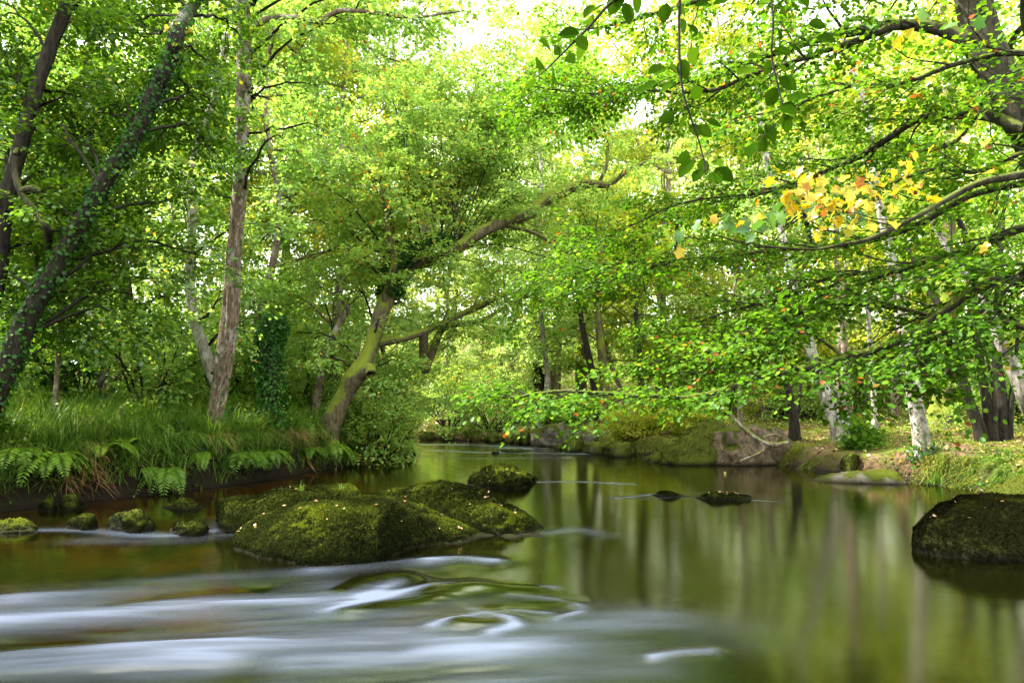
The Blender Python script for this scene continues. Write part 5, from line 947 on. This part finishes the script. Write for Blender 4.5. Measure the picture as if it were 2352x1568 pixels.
for k, (l, u, v, Yd, sz) in enumerate([('fern drooping over the dark hollow of the bank near the left edge', 118, 1055, 9.0, .5), ('small fern on the bank lip left of the tall trunk', 235, 1035, 9.8, .45), ('fern low on the bank face below the tall trunk', 385, 1085, 9.9, .42),
     ('yellow green fern below the ivy stump, its fronds reaching the water', 560, 1050, 10.4, .5), ('large fresh fern just right of the ivy stump foot', 672, 1000, 11.2, .55), ('fern under the ivy stump on the bank edge', 615, 1045, 10.7, .45), ('upright fern between the tall trunk and the ivy stump', 548, 905, 11.8, .5),
     ('fern at the foot of the mossy oak', 805, 985, 12.8, .55), ('wide fern right of the oak foot on the bank top', 850, 970, 13.6, .65), ('fern behind the ivy stump by the brown trunk', 690, 900, 13.2, .6), ('fern hanging at the bank below the oak', 760, 1030, 12.2, .45), ('fern near the tip of the left bank', 895, 985, 15.5, .55), ('small fern beside the sapling foot', 160, 985, 9.6, .45), ('fern in the grass behind the bank lip left of the tall trunk', 330, 980, 11.0, .5), ('fern low over the water under the oak', 800, 1040, 12.6, .4)] + [
     (l_, u_, v_, 10.0, s_) for l_, u_, v_, s_ in [('small fern between the left edge and the first drooping fern', 40, 1040, .34), ('little fern high on the bank left of the tall trunk', 290, 1020, .30), ('lopsided fern on the bank directly under the tall trunk', 470, 1045, .36), ('small pale fern between the stump and the oak on the bank lip', 715, 1035, .34), ('tiny fern low on the bank face left of the tall trunk', 330, 1080, .28), ('fern tuft behind the lip beside the tall trunk base', 440, 1000, .40), ('little fern on the bank lip under the green shrub near the bank tip', 860, 1020, .40)]]):
    fern(l, u, v, Yd, sz, 600 + k, face=-1.0 if k in (0, 2, 3, 5, 10, 14, 15, 17, 19) else None, nfr=[10, 6, 8, 9, 7, 5][k % 6], droop=[.85, .7, .95, .8, 1.0][k % 5])

# fallen leaves lying on the boulders and water
def rock_litter(rocks, n, seed):
    rng = np.random.default_rng(seed); pos = []
    for rn, cnt, x0, x1 in rocks:
        V = ROCKV[rn]; x_ = rng.uniform(V[:, 0].min() + .1, V[:, 0].max() - .1, cnt * 4)
        got = 0
        for xx in x_:
            m_ = np.abs(V[:, 0] - xx) < .04; Q = V[m_]
            if len(Q) < 5: continue
            top = Q[Q[:, 2] > Q[:, 2].max() - .12 - .1 * rng.random()]; q = top[rng.integers(len(top))]
            if q[2] > .06 and got < cnt: pos.append(q + [0, 0, .015]); got += 1
    pos = np.array(pos); k = len(pos); o = leaves('fallen_leaves', M['litter'], pos, rng.normal(0, 1, (k, 3)) * [1, 1, .3], np.array([0, -.35, 1.0]) + rng.normal(0, .3, (k, 3)), rng.uniform(.018, .042, k), rng.random(k), 'mid'); tag(o, 'brown and orange fallen leaves lying on the boulders', kind='stuff')
rock_litter([('mossy_boulder', 46, 0, 1), ('mossy_boulder.002', 48, 0, 1), ('mossy_boulder.001', 10, 0, 1), ('mossy_boulder.003', 14, 0, 1), ('dark_boulder', 26, 0, 1), ('low_rock.001', 8, 0, 1), ('low_rock', 3, 0, 1), ('flat_boulder', 6, 0, 1)], 0, 700)
p = gr(1664, 1088); o = leaves('floating_leaf', M['litter'], [p + [0, 0, .05]], [[.3, .1, -.8]], [[0, -1, .2]], [.07], np.array([.95]), 'near', origin=p); tag(o, 'single pale leaf standing in the still water of the right pool', 'leaf')
# grass shoots on the flat-topped boulder
for k, (u, v, l) in enumerate([(690, 1122, 'tuft of thin bright grass on the left of the flat-topped boulder'), (786, 1120, 'bright green leafy shoot on the right end of the flat-topped boulder')]):
    p = at(u, v + 4, 7.45); n = 26; rng = np.random.default_rng(k); az = rng.uniform(0, 6.28, n)
    o = blades('grass_tuft', 'grass', np.repeat(p[None], n, 0) + rng.normal(0, .015, (n, 3)) * [1, 1, 0], az, rng.uniform(.05, .13, n), rng.uniform(.1, .6, n), rng.uniform(0, .5, n), .006, rng.uniform(.6, .9, n)); tag(o, l, 'grass tuft')
# driftwood: fallen log on the far shore and the dead branch leaning on the right bank
def log(name, label, pts, mat, cat, sub=()):
    P, R = px_path(pts); P, R = smooth_path(P, R, 6); V, F = tube(P, R, 10, .15, 5); o = mesh_obj(name, V, F, M[mat], None, P[0]); tag(o, label, cat)
    for s in sub:
        Q, Rq = px_path(s); Q, Rq = smooth_path(Q, Rq, 5); V, F = tube(Q, Rq, 6, .1, 2); mesh_obj('side_branch', V, F, M[mat], o, P[0])
log('fallen_log', 'mossy grey fallen log lying on the far bank behind the flat boulder', [(1168, 962, 27, 16), (1210, 966, 27, 18), (1240, 962, 27.2, 15), (1290, 955, 27.5, 13), (1320, 948, 27.8, 9)], 'bark_moss', 'log')
log('dead_branch', 'thin bare dead branch slanting down from the beech leaves to the right bank', [(1650, 920, 13.5, 5), (1680, 955, 13.3, 7), (1710, 985, 13.2, 9), (1745, 1010, 13, 10), (1778, 1022, 12.9, 11), (1810, 1015, 12.9, 8)], 'bark_brown', 'branch', [[(1745, 1012, 13, 6), (1752, 1035, 12.9, 5), (1700, 1058, 12.7, 4)], [(1752, 1005, 13, 6), (1775, 998, 13, 5), (1800, 1003, 13, 3)]])
